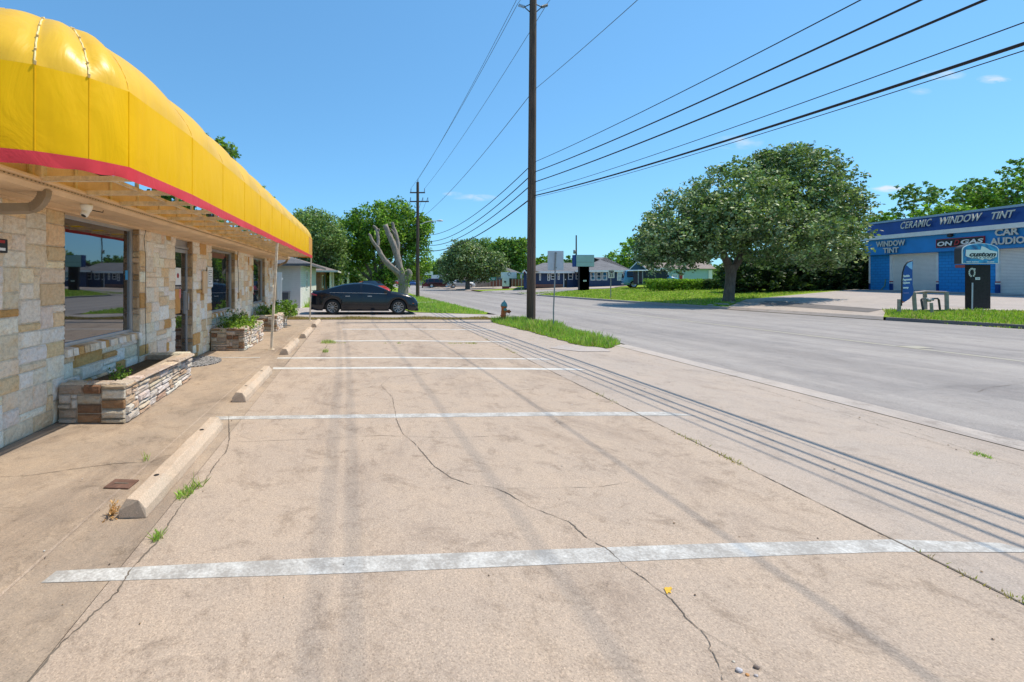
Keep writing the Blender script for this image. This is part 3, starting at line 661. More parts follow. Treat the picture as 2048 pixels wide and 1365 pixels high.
planter('ledge stone planter full of green weeds beside the door mat',10.25,12.2,-2.60,-2.60,.50,1)
planter('farther ledge stone planter under the third window with an overhanging bush',14.05,16.0,-2.56,-2.58,.50,1)
# door mat
mm=MB(); n=24
pts=[(.62*math.sin(math.pi*i/n),-.62*math.cos(math.pi*i/n)) for i in range(n+1)]
mm.prism([(a,b) for a,b in pts],.014,(-3.34,8.86,.004),(1,0,0),(0,1,0)); 
m,nn,b=newmat('swirled_rubber_mat'); v=coords(nn); w=N(nn,'ShaderNodeTexWave',wave_type='RINGS'); w.inputs['Scale'].default_value=5; w.inputs['Distortion'].default_value=14; w.inputs['Detail'].default_value=3; w.inputs['Detail Scale'].default_value=3; nn.links.new(v,w.inputs[0])
nn.links.new(ramp(nn,w.outputs['Fac'],[(.45,(.03,.032,.036)),(.6,(.36,.36,.37))]),b.inputs['Base Color']); b.inputs['Roughness'].default_value=.7
tag(mm.build('door_mat',m),'half round dark doormat with pale swirls on the pavement before the door','mat')

# ================================================================== AWNING
aw=thing('vinyl_awning','long yellow domed vinyl awning with a red hem along the shop front','awning',(-2.4,10,0)); aw.matrix_world=Matrix.Translation((-2.4,10,0))
def asub(mb,name,mat,**k):
    mb.v=[(v[0]+2.4,v[1]-10,v[2]) for v in mb.v]; return mb.build(name,mat,aw,**k)
plan=[((-3.45,3.02),(-3.45,3.8)),((-2.9,3.12),(-2.95,3.9)),((-2.39,3.34),(-2.78,4.02)),((-2.12,3.56),(-2.67,4.15)),((-1.94,3.82),(-2.62,4.3))]
NP=12; 
for i in range(1,NP+1):
    y=3.9+(17.8-3.9)*i/NP; plan.append(((-1.87+.004*math.sin(i*2.1),y),(-2.62,y if i<NP else y-.02)))
def lerp(a,b,t): return a+(b-a)*t
SUBN=8; ZB,ZR,ZS,BV=2.44,2.545,3.18,.71
def dome(t):
    f=interp(t,[(0,0),(.12,.03),(.25,.085),(.4,.2),(.55,.36),(.7,.57),(.85,.8),(1,1)])
    h=interp(f,[(0,0),(.03,.075),(.085,.15),(.2,.275),(.36,.40),(.57,.535),(.8,.655),(1,.71)]); return f,h
def amesh(kind, i0, i1):
    mb=MB(); vs=[];fs=[]; cols=0; rows=0
    for i in range(i0,i1):
        a,b=plan[i],plan[i+1]
        for k in range(SUBN+(1 if i==i1-1 else 0)):
            t=k/SUBN; bul=math.sin(math.pi*t)
            ox,oy=lerp(a[0][0],b[0][0],t),lerp(a[0][1],b[0][1],t); ix,iy=lerp(a[1][0],b[1][0],t),lerp(a[1][1],b[1][1],t)
            d=Vector((ox-ix,oy-iy,0)); dn=d.normalized(); prof=[]
            if kind=='hem': 
                wav=.006*math.sin((i*SUBN+k)*.9)
                prof=[(0,ZB+wav+.006*bul,-.012),(.003+wav*.4,ZB+.03,0),(.006,ZR,0)]
            elif kind=='front':
                prof=[(0.0+.022*bul*math.sin(math.pi*q/6),lerp(ZR,ZS,q/6),0) for q in range(7)]
            else:
                for q in range(13): prof.append((None,q/12,bul))
            for p in prof:
                if p[0] is None:
                    f_,h_=dome(p[1]); e_=.05*bul*math.sin(math.pi*min(1,p[1]*1.15))**.6 if 0<p[1]<.87 else 0
                    vs.append((ox-d.x*f_+dn.x*e_*.7,oy-d.y*f_+dn.y*e_*.7,ZS+h_+e_))
                else:
                    vs.append((ox+dn.x*p[0],oy+dn.y*p[0],p[1]))
            rows=len(prof); cols+=1
    for c in range(cols-1):
        for r in range(rows-1): k=c*rows+r; fs.append((k,k+rows,k+rows+1,k+1))
    return mb.add(vs,fs,None,True)
NN=len(plan)-1
asub(amesh('hem',0,NN),'hem',M['redv'])
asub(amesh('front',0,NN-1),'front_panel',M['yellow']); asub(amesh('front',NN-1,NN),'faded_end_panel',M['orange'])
asub(amesh('dome',0,NN),'dome_panel',M['faded'])
for i in range(1,NN):
    a=plan[i][0]; mb=MB(); mb.tube([(a[0]+.002,a[1],ZR),(a[0]+.001,a[1],(ZR+ZS)/2),(a[0]+.002,a[1],ZS)],.0038,6); asub(mb,'front_seam',M['yellow'])
mb=MB(); ys=[p[1] for p in plan]; mb.add([(p[0],p[1],ZS+BV-.01) for p in ys]+[(-3.6,p[1],ZS+BV+.03) for p in ys],[(i,i+1,i+1+len(ys),i+len(ys)) for i in range(len(ys)-1)],None,True)
asub(mb,'top_panel',M['faded'])
mb=MB(); e=plan[-1]; cap=[(-3.5,ZB+.1),(-1.87,ZB+.01)]+[(-1.87,ZS)]+[(-1.87-.75*dome(q/8)[0],ZS+dome(q/8)[1]) for q in range(1,9)]+[(-3.5,ZS+BV)]
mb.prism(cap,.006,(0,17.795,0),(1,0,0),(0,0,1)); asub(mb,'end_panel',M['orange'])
for i in range(1,NN):                                      # laced seams over the dome
    a,b=plan[i]; d=Vector((a[0]-b[0],a[1]-b[1],0)); pts=[]
    for q in range(0,19):
        f_,h_=dome(.02+.85*q/18); wob=.003*math.sin(q*2.4+i); pts.append((a[0]-d.x*f_+wob,a[1]-d.y*f_,ZS+h_+.004))
    mb=MB(); mb.tube(pts,.008 if i in(2,3) else .003,6)
    if i in(2,3):
        for p in pts[::4]: mb.tube([Vector(p)-Vector((0,0,.012)),Vector(p)+Vector((0.01,-.01,.012))],.010,6)
    asub(mb,'seam_cord',M['piping'] if i in(2,3) else M['faded'])
# steel frame under the awning
mb=MB(); y=4.05
while y<17.7:
    b=MB(); 
    mb.box(-2.83,-1.96,y-.02,y+.02,2.475,2.52); mb.box(-2.97,-2.93,y-.02,y+.02,2.43,3.5)
    mb.tube([(-2.62,y,3.60),(-2.3,y,3.50),(-2.05,y,3.32),(-1.95,y,3.14),(-1.95,y,2.5)],.016,4,smooth=False)
    y+=.655
for (x,z) in ((-1.96,2.50),(-1.96,3.14),(-2.3,2.53)): mb.tube([(x,4.15,z),(x,17.75,z)],.02,4,smooth=False)
mb.tube([(-3.3,3.14,2.5),(-2.9,3.24,2.5),(-2.44,3.46,2.5),(-2.2,3.68,2.5),(-2.02,3.92,2.5),(-1.96,4.2,2.5)],.02,4,smooth=False)
mb.box(-2.86,-2.80,4.0,4.07,2.5,2.7)
asub(mb,'frame',M['cream'])
for (bx,by,tx,ty) in ((-2.03,10.4,-1.90,10.45),(-1.95,17.72,-1.90,17.72)):
    mb=MB(); mb.tube([(bx,by,0),(tx,ty,2.5)],.036,4,smooth=False); mb.box(bx-.07,bx+.07,by-.07,by+.07,0.003,.014); asub(mb,'post',M['cream'])

# wheel stops
ws0=thing('wheel_stop','weathered concrete wheel stop nearest the camera with a dark chipped end','wheel stop',(-1.525,3.05,0),0,'concrete wheel stops along the shop walk')
mb=MB(); sec=[(-.095,0),(.095,0),(.088,.06),(.045,.128),(-.045,.128),(-.088,.06)]; L=1.83; n=14; vs=[];fs=[]
for i in range(n+1):
    for (a,b) in sec:
        jx_=random.uniform(-.003,.003); vs.append((a+jx_,L*i/n+(random.uniform(-.012,.012) if i in(0,n) and b>0 else 0),b+(random.uniform(-.004,.004) if b>0 else 0)))
for i in range(n):
    for k in range(6): k2=(k+1)%6; fs.append((i*6+k,(i+1)*6+k,(i+1)*6+k2,i*6+k2))
fs+= [tuple(range(6)),tuple(reversed(range(n*6,n*6+6)))]
mb.add(vs,fs); mb.build('block',M['stop'],ws0,bevel=.006,fix=True)
for yy in (.38,1.42):
    mb=MB(); mb.lathe([(.001,.1305),(.018,.1305),(.022,.129)],14,(0,yy,0)); mb.build('pin_hole',M['black'],ws0)
for x,y,rz,lab in ((-1.58,5.94,.008,'pale concrete wheel stop, second from the camera, beside the first planter'),(-1.615,9.7,.004,'concrete wheel stop by the near awning post'),(-1.56,12.42,.004,'concrete wheel stop behind the one by the near awning post'),(-1.55,15.3,.004,'farthest concrete wheel stop near the far awning post')):
    c=copy_tree(ws0); c.location=(x,y,0); c.rotation_euler=(0,0,rz); c['label']=lab
ws0.rotation_euler=(0,0,.02)
# rusty valve lid
vl=thing('valve_lid','small rusty square lid lying in the walk left of the nearest wheel stop','lid',(-1.86,3.55,.002),R(-4))
mb=MB(); mb.box(-.1,.1,-.075,.075,0,.01); mb.build('plate',M['rust'],vl,bevel=.003)
mb=MB(); mb.box(-.055,.055,-.008,.008,.0102,.013); mb.build('slot',M['crack'],vl)
# ================================================================== VEGETATION
def leaves_np(cent, n_per, rad, size, cols, aspect=.55, flat=.6, seed=0, upness=.35):
    """leaf clumps: each centre gets n_per pointed leaves spread in a ball"""
    r=np.random.default_rng(seed); C=np.repeat(cent,n_per,axis=0); n=len(C)
    off=r.normal(size=(n,3)); off/=np.linalg.norm(off,axis=1,keepdims=True)+1e-9
    rr=rad[:,None] if isinstance(rad,np.ndarray) else rad
    rr=np.repeat(rr,n_per,axis=0) if isinstance(rad,np.ndarray) else rr
    off*= (r.random((n,1))**.5)*rr; off[:,2]*=flat; p=C+off
    nrm=r.normal(size=(n,3)); nrm[:,2]+=upness*2; nrm/=np.linalg.norm(nrm,axis=1,keepdims=True)
    t=np.cross(nrm,r.normal(size=(n,3))); t/=np.linalg.norm(t,axis=1,keepdims=True)+1e-9; b=np.cross(nrm,t)
    s=size*(.6+.8*r.random((n,1))); l=t*s; w=b*s*aspect
    V=np.stack([p-l*.5,p+w*.5-l*.05,p+l*.5,p-w*.5-l*.05],axis=1).reshape(-1,3)
    F=np.arange(4*n).reshape(n,4)
    cols=np.asarray(cols,dtype=float); k=r.integers(0,len(cols),len(cent)); base=np.repeat(cols[k],n_per,axis=0)
    mixk=cols[r.integers(0,len(cols),n)]; col=base*.6+mixk*.4; col*= (.45+1.1*r.random((n,1)))
    return V,F,col
def crown_points(ells, n, seed, shell=.72):
    r=np.random.default_rng(seed); vol=np.array([e[3]*e[4]*e[5] for e in ells])**.67; vol/=vol.sum(); out=[]
    for e,k in zip(ells,(vol*n).astype(int)):
        d=r.normal(size=(k,3)); d/=np.linalg.norm(d,axis=1,keepdims=True)
        lump=1+.10*np.sin(d[:,0:1]*5+seed)+.10*np.sin(d[:,1:2]*7+d[:,2:3]*6+seed*2)+.06*np.sin(d[:,2:3]*13+d[:,0:1]*11)
        q=(shell+(1-shell)*r.random((k,1))**.6); inn=r.random((k,1))<.25; q=np.where(inn,q*r.random((k,1))**.4,q)
        out.append(np.array(e[:3])+d*q*lump*np.array(e[3:]))
    return np.concatenate(out)
GREY=[(.17,.26,.08),(.28,.37,.14),(.40,.46,.27),(.05,.085,.03),(.20,.28,.07),(.09,.14,.05)]  # palest and darkest tones paint highlights and deep shade into the oak leaves
GREEN=[(.12,.24,.035),(.19,.33,.05),(.08,.17,.03),(.26,.38,.06)]
MID=[(.12,.21,.055),(.17,.27,.08),(.08,.15,.04),(.22,.31,.11)]
LIME=[(.26,.40,.04),(.33,.46,.07),(.20,.33,.04)]
DARK=[(.022,.045,.018),(.035,.065,.025),(.015,.032,.014)]
def E(cx,cy,rx,ry,Y,dz=None):
    """crown lobe measured in photo pixels at distance Y"""
    c=P(cx,cy,Y); k=Y/FPX; return (c.x,c.y,c.z,rx*k,(dz or (rx+ry)/2)*k,ry*k)
def tree(name,label,cat,base,ells,n,per,size,cols,mat='leaf',trunk=.25,limbs=None,bark='bark',seed=1,group=None,rad=None,shell=.72,aspect=.55,fork=.4):
    t=thing(name,label,cat,base,0,group); b=Vector(base)
    cen=crown_points(ells,n,seed,shell)-np.array(b)
    rr=rad or (sum(e[3] for e in ells)/len(ells))*.16
    V,F,c=leaves_np(cen,per,rr,size,cols,aspect,.7,seed)
    np_mesh('crown',V,F,M[mat],c,t)
    mb=MB(); rg=random.Random(seed); cz=min(e[2]-e[5]*.3 for e in ells)-b.z; cz=max(cz,.8)
    cx=sum(e[0] for e in ells)/len(ells)-b.x; cy=sum(e[1] for e in ells)/len(ells)-b.y
    if limbs is None:
        fz=cz*.8; top=Vector((cx*.15,cy*.15,fz))
        mb.tube([(0,0,-.15),(0,0,.15),Vector((cx*.05,cy*.05,fz*.5)),top],[trunk*1.5,trunk*1.08,trunk*.92,trunk*.85],10)
        for e in ells:
            tgt=Vector((e[0]-b.x,e[1]-b.y,e[2]-b.z)); mid=top.lerp(tgt,.5)+Vector((rg.uniform(-.3,.3),rg.uniform(-.3,.3),.1))
            mb.tube([top-Vector((0,0,.1)),mid,tgt],[trunk*.6,trunk*.36,trunk*.1],7)
            for k in range(5):
                d=Vector((rg.gauss(0,1),rg.gauss(0,1),rg.gauss(.2,.6))).normalized(); q=mid.lerp(tgt,rg.uniform(0,.9))
                mb.tube([q,q+Vector((d.x*e[3],d.y*e[4],d.z*e[5]))*.5,q+Vector((d.x*e[3],d.y*e[4],d.z*e[5]))*.85],[trunk*.2,trunk*.1,trunk*.03],5)
    else:
        for pts,rs in limbs: mb.tube([Vector(p)-b for p in pts],rs,10)
    mb.build('trunk',M[bark],t); return t
# live oak across the road
OY=29.6
ob=GT(1457,603); OY=ob.y
tree('live_oak','large spreading grey-green live oak on the lawn beside the blue shop','tree',tuple(ob),
 [E(1385,455,98,72,OY),E(1345,490,72,58,OY-1),E(1300,500,34,32,OY),E(1475,400,98,70,OY),E(1590,365,88,66,OY+1),E(1625,420,84,78,OY),E(1652,480,58,62,OY-1),E(1570,470,100,60,OY-2),E(1450,440,95,60,OY-1.5),E(1570,322,58,32,OY+1),E(1400,480,60,45,OY-1.5),E(1682,430,32,55,OY),E(1530,345,50,36,OY+1)],
 5200,15,.19,GREY,'leafg',seed=3,rad=.33,shell=.66,
 limbs=[([P(1457,607,OY),P(1457,597,OY),P(1460,570,OY),P(1462,548,OY),P(1460,530,OY)],[.42,.30,.26,.27,.30]),
        ([P(1461,542,OY),P(1452,520,OY),P(1444,500,OY-.5),P(1415,480,OY-1),P(1370,470,OY-1)],[.22,.2,.16,.11,.05]),
        ([P(1462,545,OY),P(1478,520,OY),P(1492,488,OY),P(1520,455,OY),P(1570,400,OY+.5)],[.22,.19,.16,.12,.05]),
        ([P(1492,488,OY),P(1540,465,OY-1),P(1600,450,OY-1),P(1650,460,OY-1)],[.16,.13,.09,.04]),
        ([P(1444,500,OY-.5),P(1440,460,OY),P(1450,420,OY+1)],[.16,.1,.04]),
        ([P(1415,480,OY-1),P(1350,505,OY-1),P(1310,525,OY)],[.1,.07,.03]),
        ([P(1470,500,OY),P(1470,440,OY+1.5),P(1520,370,OY+2)],[.16,.1,.04])])
# thicket and trees behind it
def bushes(specs,Y,cols,group,n=160,per=14,size=.3,mat='leaf'):
    for i,(lab,cx,cy,rx,ry) in enumerate(specs):
        c=P(cx,cy,Y); b=(c.x,c.y,H(c.x,c.y))
        tree('shrub',lab,'shrub',b,[E(cx,cy,rx,ry,Y),E(cx-rx*.4,cy+ry*.3,rx*.7,ry*.7,Y-.5),E(cx+rx*.4,cy+ry*.25,rx*.7,ry*.75,Y+.3)],n,per,size,cols,mat,.12,seed=40+i+int(Y),group=group,rad=.35)
bushes([('dark overgrown shrub at the left end of the thicket behind the live oak',1500,545,52,45),('dark overgrown shrub in the thicket, right of the live oak trunk',1568,540,50,50),('dark tall shrub in the middle of the thicket behind the live oak',1628,545,48,46),('dark leafy shrub in the thicket left of the blue shop',1685,540,42,50),('green bushy shrub against the side of the blue shop',1722,530,30,60)],37,[(.03,.055,.02),(.04,.075,.025),(.02,.04,.015),(.07,.11,.04)],'dark thicket between the lawn and the blue shop',330,15,.3)
def hedge(label,x0,x1,y0,y1,Y,cols,seed):
    a=P(x0,y1,Y); b=P(x1,y0,Y); zg=H((a.x+b.x)/2,Y); t=thing('hedge',label,'hedge',((a.x+b.x)/2,Y,zg))
    r=np.random.default_rng(seed); n=900; w=b.x-a.x; h=b.z-zg
    c=np.stack([(r.random(n)-.5)*w,(r.random(n)-.5)*1.4,r.random(n)**.6*h],1)
    V,F,col=leaves_np(c,14,.2,.13,cols,.6,.8,seed); np_mesh('foliage',V,F,M['leaf'],col,t)
    for k in range(6):
        mb=MB(); x=-w/2+w*(k+.5)/6; mb.tube([(x,0,-.05),(x,.05,h*.7)],.04,5); mb.build('stem',M['bark'],t)
hedge('long clipped green hedge by the parked van',1296,1412,560,580,44,GREEN+LIME,7)
hedge('short dark hedge left of the live oak trunk',1414,1475,560,580,43,DARK+MID,8)
# trees behind the blue shop
def bg(name,label,cat,ells,Y,n,per,size,cols,seed,trunk=.2,group=None,mat='leaf',shell=.6,rad=None):
    es=[E(*e,Y+(i%3-1)*.8) for i,e in enumerate(ells)]; cx=sum(e[0] for e in es)/len(es); z=H(cx,Y) if cx>0 else .03
    return tree(name,label,cat,(cx,Y,z),es,n,per,size,cols,mat,trunk,seed=seed,group=group,shell=shell,rad=rad)
GB='trees behind the blue shop'
bg('tree','airy tall green tree rising behind the left end of the blue shop roof','tree',[(1830,390,36,26),(1808,432,30,20),(1862,392,20,15)],50,190,11,.30,MID,21,.2,GB)
bg('tree','low bright lime-green tree just above the blue shop roof','tree',[(1890,432,42,26),(1860,445,40,20),(1930,440,30,22)],46,330,14,.3,LIME+GREEN,22,.2,GB)
bg('tree','loose green tree above the word tint on the blue shop roof','tree',[(1925,395,26,22),(1965,405,40,30),(1950,375,24,22)],52,260,12,.32,MID+GREEN,23,.22,GB)
bg('tree','tall leafy tree at the right edge of the picture behind the blue shop','tree',[(2010,385,34,32),(2045,350,30,34),(1995,412,40,25),(2070,385,40,50)],50,380,12,.32,MID+GREEN,24,.25,GB)
bg('tree','green tree between the live oak crown and the blue shop','tree',[(1765,440,20,14),(1742,470,24,30)],48,150,12,.34,GREEN+LIME,25,.2,GB)
# trees behind the navy office
GO='trees behind the navy office'
bg('tree','bright yellow-green tree left of the live oak behind the houses','tree',[(1240,520,26,22),(1290,505,45,35),(1270,540,40,25)],84,420,13,.5,LIME+GREEN,31,.3,GO)
bg('tree','dark green tree touching the left side of the live oak crown','tree',[(1320,500,40,40),(1345,530,45,35),(1300,530,35,30)],82,420,13,.5,MID+DARK,32,.3,GO)
bg('tree','round green tree behind the metal sign and the office roof','tree',[(1142,530,20,20),(1160,535,16,15)],90,160,12,.5,MID+GREEN,33,.2,GO)
bg('tree','lime green tree right of the near utility pole','tree',[(1085,528,18,20),(1105,522,14,15),(1072,535,12,16)],92,180,12,.5,GREEN+LIME,34,.2,GO)
# middle distance
GM='trees down the far side of the road'
tb=GT(935,579)
tree('live_oak','round grey-green oak over the parked cars beyond the road','tree',tuple(tb),[E(930,520,38,36,tb.y),E(905,535,30,28,tb.y),E(960,535,36,28,tb.y),E(935,500,25,16,tb.y),E(985,530,26,26,tb.y)],1700,15,.34,GREY,'leafg',.35,seed=35,rad=.7)
bg('tree','tall bright green tree left of the near utility pole','tree',[(1015,500,30,24),(1035,515,26,34),(1000,520,28,32),(1045,490,12,14)],88,620,14,.55,MID+GREEN,36,.35,GM,rad=1.1)
bg('tree','loose green tree behind the round grey-green oak','tree',[(965,492,22,14),(945,490,16,10),(985,505,20,18)],98,260,14,.5,MID,37,.3,GM,rad=1.0)
bg('tree','small distant green tree at the end of the road','tree',[(875,540,18,16),(862,548,12,14),(890,545,12,14)],130,220,12,.7,MID+GREEN,38,.3,GM,rad=1.4)
bg('tree','distant dark tree above the red sign at the road end','tree',[(848,545,20,12),(870,556,14,8)],170,160,12,.8,MID+DARK,39,.3,GM,rad=1.6)
# near side: tree with full crown behind the car, and the cut tree
pk=P(752,598,47)
tree('leafy_tree','full green tree with a dark trunk behind the black sedan','tree',(pk.x,47,.05),[E(745,445,58,38,47),E(700,478,44,44,47),E(790,425,42,26,47),E(800,470,52,40,47),E(835,465,26,36,46),E(835,520,32,42,46),E(740,500,62,35,47.5),E(700,520,38,28,48),E(850,455,16,22,46),E(770,560,22,28,46),E(770,470,50,40,46)],
 2300,15,.27,[(.15,.29,.04),(.24,.41,.055),(.08,.17,.03),(.36,.50,.07),(.055,.12,.025)],'leaf',.36,seed=51,rad=.5,shell=.62)
CY=38
def knobble(o):
    o.data.materials[0]=M['bark_pale']; me=o.data; import bmesh
    bm=bmesh.new(); bm.from_mesh(me); bmesh.ops.remove_doubles(bm,verts=bm.verts,dist=1e-4); bmesh.ops.subdivide_edges(bm,edges=bm.edges,cuts=2,use_grid_fill=True)
    bm.normal_update()
    for v in bm.verts:
        q=v.co; k=math.sin(q.x*9+q.z*4)*math.sin(q.z*7.3+q.y*6)+.6*math.sin(q.z*19+q.x*13); v.co=q+v.normal*(.028*k+random.uniform(-.012,.012))
    bm.to_mesh(me); bm.free()
ct=thing('pruned_tree','bare pale tree with sawn-off limbs beside the road behind the black sedan','tree',tuple(P(806,598,CY)))
cb0=P(806,598,CY); ct.location=(cb0.x,CY,.05)
def ctp(*px): return [P(x,y,CY+d)-Vector((cb0.x,CY,.05)) for x,y,d in px]
mb=MB(); mb.tube(ctp((806,602,0),(806,592,0),(807,575,0),(806,558,0),(803,545,0)),[.58,.45,.42,.43,.36],14)
mb.tube(ctp((815,560,0),(818,546,-.2),(815,540,-.3)),[.32,.27,.18],10); mb.build('trunk',M['bark_pale'],ct)
knobble(ct.children[0])
for pts,rs in (([(805,556,0),(795,545,-.1),(780,532,-.2),(768,520,-.2),(760,505,-.2),(753,492,-.2)],[0.302,0.277,0.252,0.227,0.185,0.168]),([(753,494,-.2),(745,482,-.2),(740,472,-.3),(737,468,-.3)],[0.160,0.126,0.109,0.092]),([(754,495,-.2),(757,480,-.1),(755,465,0),(750,455,.1),(746,453,.1)],[0.151,0.143,0.134,0.126,0.109]),([(755,468,0),(757,462,0),(756,459,0)],[0.101,0.092,0.084]),
    ([(803,552,0),(798,530,0),(792,505,0),(785,485,0),(776,465,.1),(770,450,.1)],[0.319,0.302,0.277,0.252,0.227,0.202]),([(795,515,0),(796,490,.1),(793,472,.2),(787,455,.3),(785,445,.3)],[0.202,0.176,0.160,0.134,0.109]),([(793,474,.2),(786,464,.1),(782,458,0)],[0.101,0.084,0.067])):
    mb=MB(); mb.tube(ctp(*pts),rs,10); o=mb.build('sawn_limb',M['bark_pale'],ct); knobble(o)
cs=np.array([list(ctp((x,y,-.4))[0]) for x,y in ((812,548),(818,560),(822,553),(806,540),(800,570),(815,572))]); V_,F_,c_=leaves_np(cs,26,.38,.16,[(.16,.30,.04),(.25,.40,.06),(.09,.18,.03)],.55,.8,77)
np_mesh('sprouts',V_,F_,M['leaf'],c_,ct)
bg('tree','large green tree beyond the far end of the yellow awning','tree',[(640,470,46,48),(610,455,36,38),(655,520,40,45),(600,500,40,50),(668,485,22,36),(640,545,50,30)],44,1700,15,.25,MID+GREY[:3],61,.35,shell=.6,rad=.62)
bg('tree','pale green trees low behind the far roofs on the left','tree',[(720,548,32,24),(690,550,30,22),(745,560,18,18)],72,420,13,.45,MID+GREY[:3],62,.25)
bg('tree','green treetop peeking over the crest of the yellow awning','tree',[(402,372,78,104),(440,330,40,50)],20,560,12,.22,GREEN+MID,63,.25,shell=.7)
bg('tree','small twig of a treetop showing above the far part of the awning','tree',[(515,430,45,52)],30,220,11,.2,GREEN,64,.2)
# far treeline so that no edge of the world shows
for i,(x,Y,w,h) in enumerate([(70,150,14,8),(95,140,16,9),(120,130,15,8),(150,120,16,9),(185,120,18,9),(230,120,18,10),(-20,190,16,9),(-45,150,16,10),(-70,120,16,10),(-60,80,14,9),(12,260,18,9),(40,230,18,9),(60,180,14,8),(-5,240,18,9)]):
    lab='distant dark line of woods on the horizon'
    if i==0:
        far0=tree('far_trees',lab,'trees',(x,Y,0),[(x,Y,h*.55,w,w*.6,h*.5),(x+w*.7,Y,h*.45,w*.7,w*.5,h*.45),(x-w*.7,Y,h*.5,w*.7,w*.5,h*.42)],600,12,1.0,MID,'leaf',.4,seed=71,group='distant trees on the horizon',rad=1.6)
    else:
        c=copy_tree(far0); c.location=(x,Y,0); c.rotation_euler=(0,0,i*.9); c.scale=(w/14,w/14,h/8)
# grass blades
def inpoly(P2,poly):
    x,y=P2[:,0],P2[:,1]; ins=np.zeros(len(P2),bool); n=len(poly)
    for i in range(n):
        x1,y1=poly[i][:2]; x2,y2=poly[(i+1)%n][:2]; c=((y1>y)!=(y2>y)); xi=(x2-x1)*(y-y1)/((y2-y1) or 1e-9)+x1; ins^= c&(x<xi)
    return ins
def blades(name,poly,n,h,w,cols,zf,label=None,cat=None,seed=0,lean=.5,kind='stuff'):
    r=np.random.default_rng(seed); xs=[p[0] for p in poly]; ys=[p[1] for p in poly]
    pts=np.stack([r.uniform(min(xs),max(xs),n*3),r.uniform(min(ys),max(ys),n*3)],1); pts=pts[inpoly(pts,poly)][:n]
    n=len(pts); z=np.array([zf(a,b) for a,b in pts]); p=np.column_stack([pts,z])
    patch=.6+.5*np.sin(pts[:,0]*2.3+seed)*np.sin(pts[:,1]*1.9)+.3*r.random(n)
    hh=(h*(.45+.8*r.random(n))*np.clip(patch,.4,1.3))[:,None]; a=r.random(n)*6.283; sd=np.column_stack([np.cos(a),np.sin(a),np.zeros(n)])*w
    l=r.random(n)*6.283; ln=np.column_stack([np.cos(l),np.sin(l),np.zeros(n)])*hh*lean*r.random((n,1))
    up=np.array([[0,0,1.]])
    V=np.stack([p-sd,p+sd,p+sd*.7+up*hh*.55+ln*.4,p+up*hh+ln,],1).reshape(-1,3); F=np.arange(4*n).reshape(n,4)
    cols=np.asarray(cols); c=cols[r.integers(0,len(cols),n)]*(.7+.6*r.random((n,1)))
    o=np_mesh(name,V,F,M['blade'],c); return tag(o,label,cat,kind=kind)
GC=[(.24,.42,.05),(.32,.50,.08),(.17,.32,.04),(.38,.52,.14),(.36,.42,.13),(.46,.40,.20)]
GT_=[(.24,.37,.035),(.31,.43,.06),(.38,.44,.11),(.17,.28,.03),(.44,.38,.18)]
blades('grass',ISL,11000,.17,.008,GC,lambda x,y:.01,'tall green grass growing round the utility pole and hydrant','grass',1)
blades('grass',[G(1240+0,685,.1),G(1030,650,.1),G(1100,652,.1),G(1180,680,.1)],900,.30,.005,GC,lambda x,y:.01,'tallest seeding grass along the road edge by the sign post','grass',14)
blades('grass',[(5.6,20.9),(6.1,22.2),(5.9,30),(5.6,44),(1.6,44),(2.2,26),(2.8,22.4),(4.6,21.5)],16000,.15,.011,GC,lambda x,y:.015,'green grass verge beyond the black sedan','grass',2)
VP_=[(rR(17.9)+.17,17.9),(23.5,20.5),(30,15.6),(36,11),(rR(8)+.17,8)]
blades('grass',VP_,30000,.12,.015,GT_,H,'short green grass on the verge under the shop sign','grass',3)
blades('grass',[(rR(25)+.2,25),(24.6,29.4),(38.5,36.5),(36,52),(rR(50)+.2,50),(rR(35)+.2,35)],26000,.10,.03,GT_,H,'lawn grass around the live oak','grass',4,)
blades('grass',[(-3.3,18.22),(5.3,18.22),(5.2,19.05),(-3.3,19.05)],9000,.07,.008,[(.42,.30,.14),(.50,.37,.19),(.30,.2,.09),(.25,.24,.08)],lambda x,y:.02,'strip of dry brown grass between the lot and the next drive','grass',5)
blades('grass',[(-3.2,26.0),(-2.0,26.0),(-.2,31),(-3.2,31)],2500,.35,.012,GC,lambda x,y:.03,'patch of tall grass beside the pale brick house wall','grass',6)
def weeds(px,r_,h,n,seed,label,cols=GC,world=False):
    g=px if world else G(*px); poly=[(g[0]+r_*math.cos(a)*random.uniform(.6,1.2),g[1]+r_*1.3*math.sin(a)*random.uniform(.6,1.2)) for a in np.linspace(0,6,9)]
    return blades('weeds',poly,n,h,.0035,cols,lambda x,y:.002,label,'weeds',seed,1.1)
weeds((370,990),.07,.05,150,80,'green weed tuft in the cracked joint beside the nearest wheel stop')
weeds((395,975),.04,.09,40,81,'thin upright grass stem beside the weed tuft in the cracked joint')
weeds((315,1078),.035,.05,60,82,'small grassy weed in the crack in front of the nearest wheel stop')
weeds((290,922),.035,.09,16,83,'sprig of grass in the walk joint left of the nearest wheel stop')
weeds((658,686),.2,.10,200,84,'green weeds where two joints meet by the far wheel stops')
weeds((650,705),.10,.08,70,85,'low weeds at the joint beside the middle wheel stops')
weeds((1963,912),.06,.07,70,86,'small yellow-green weed on the apron near the road')
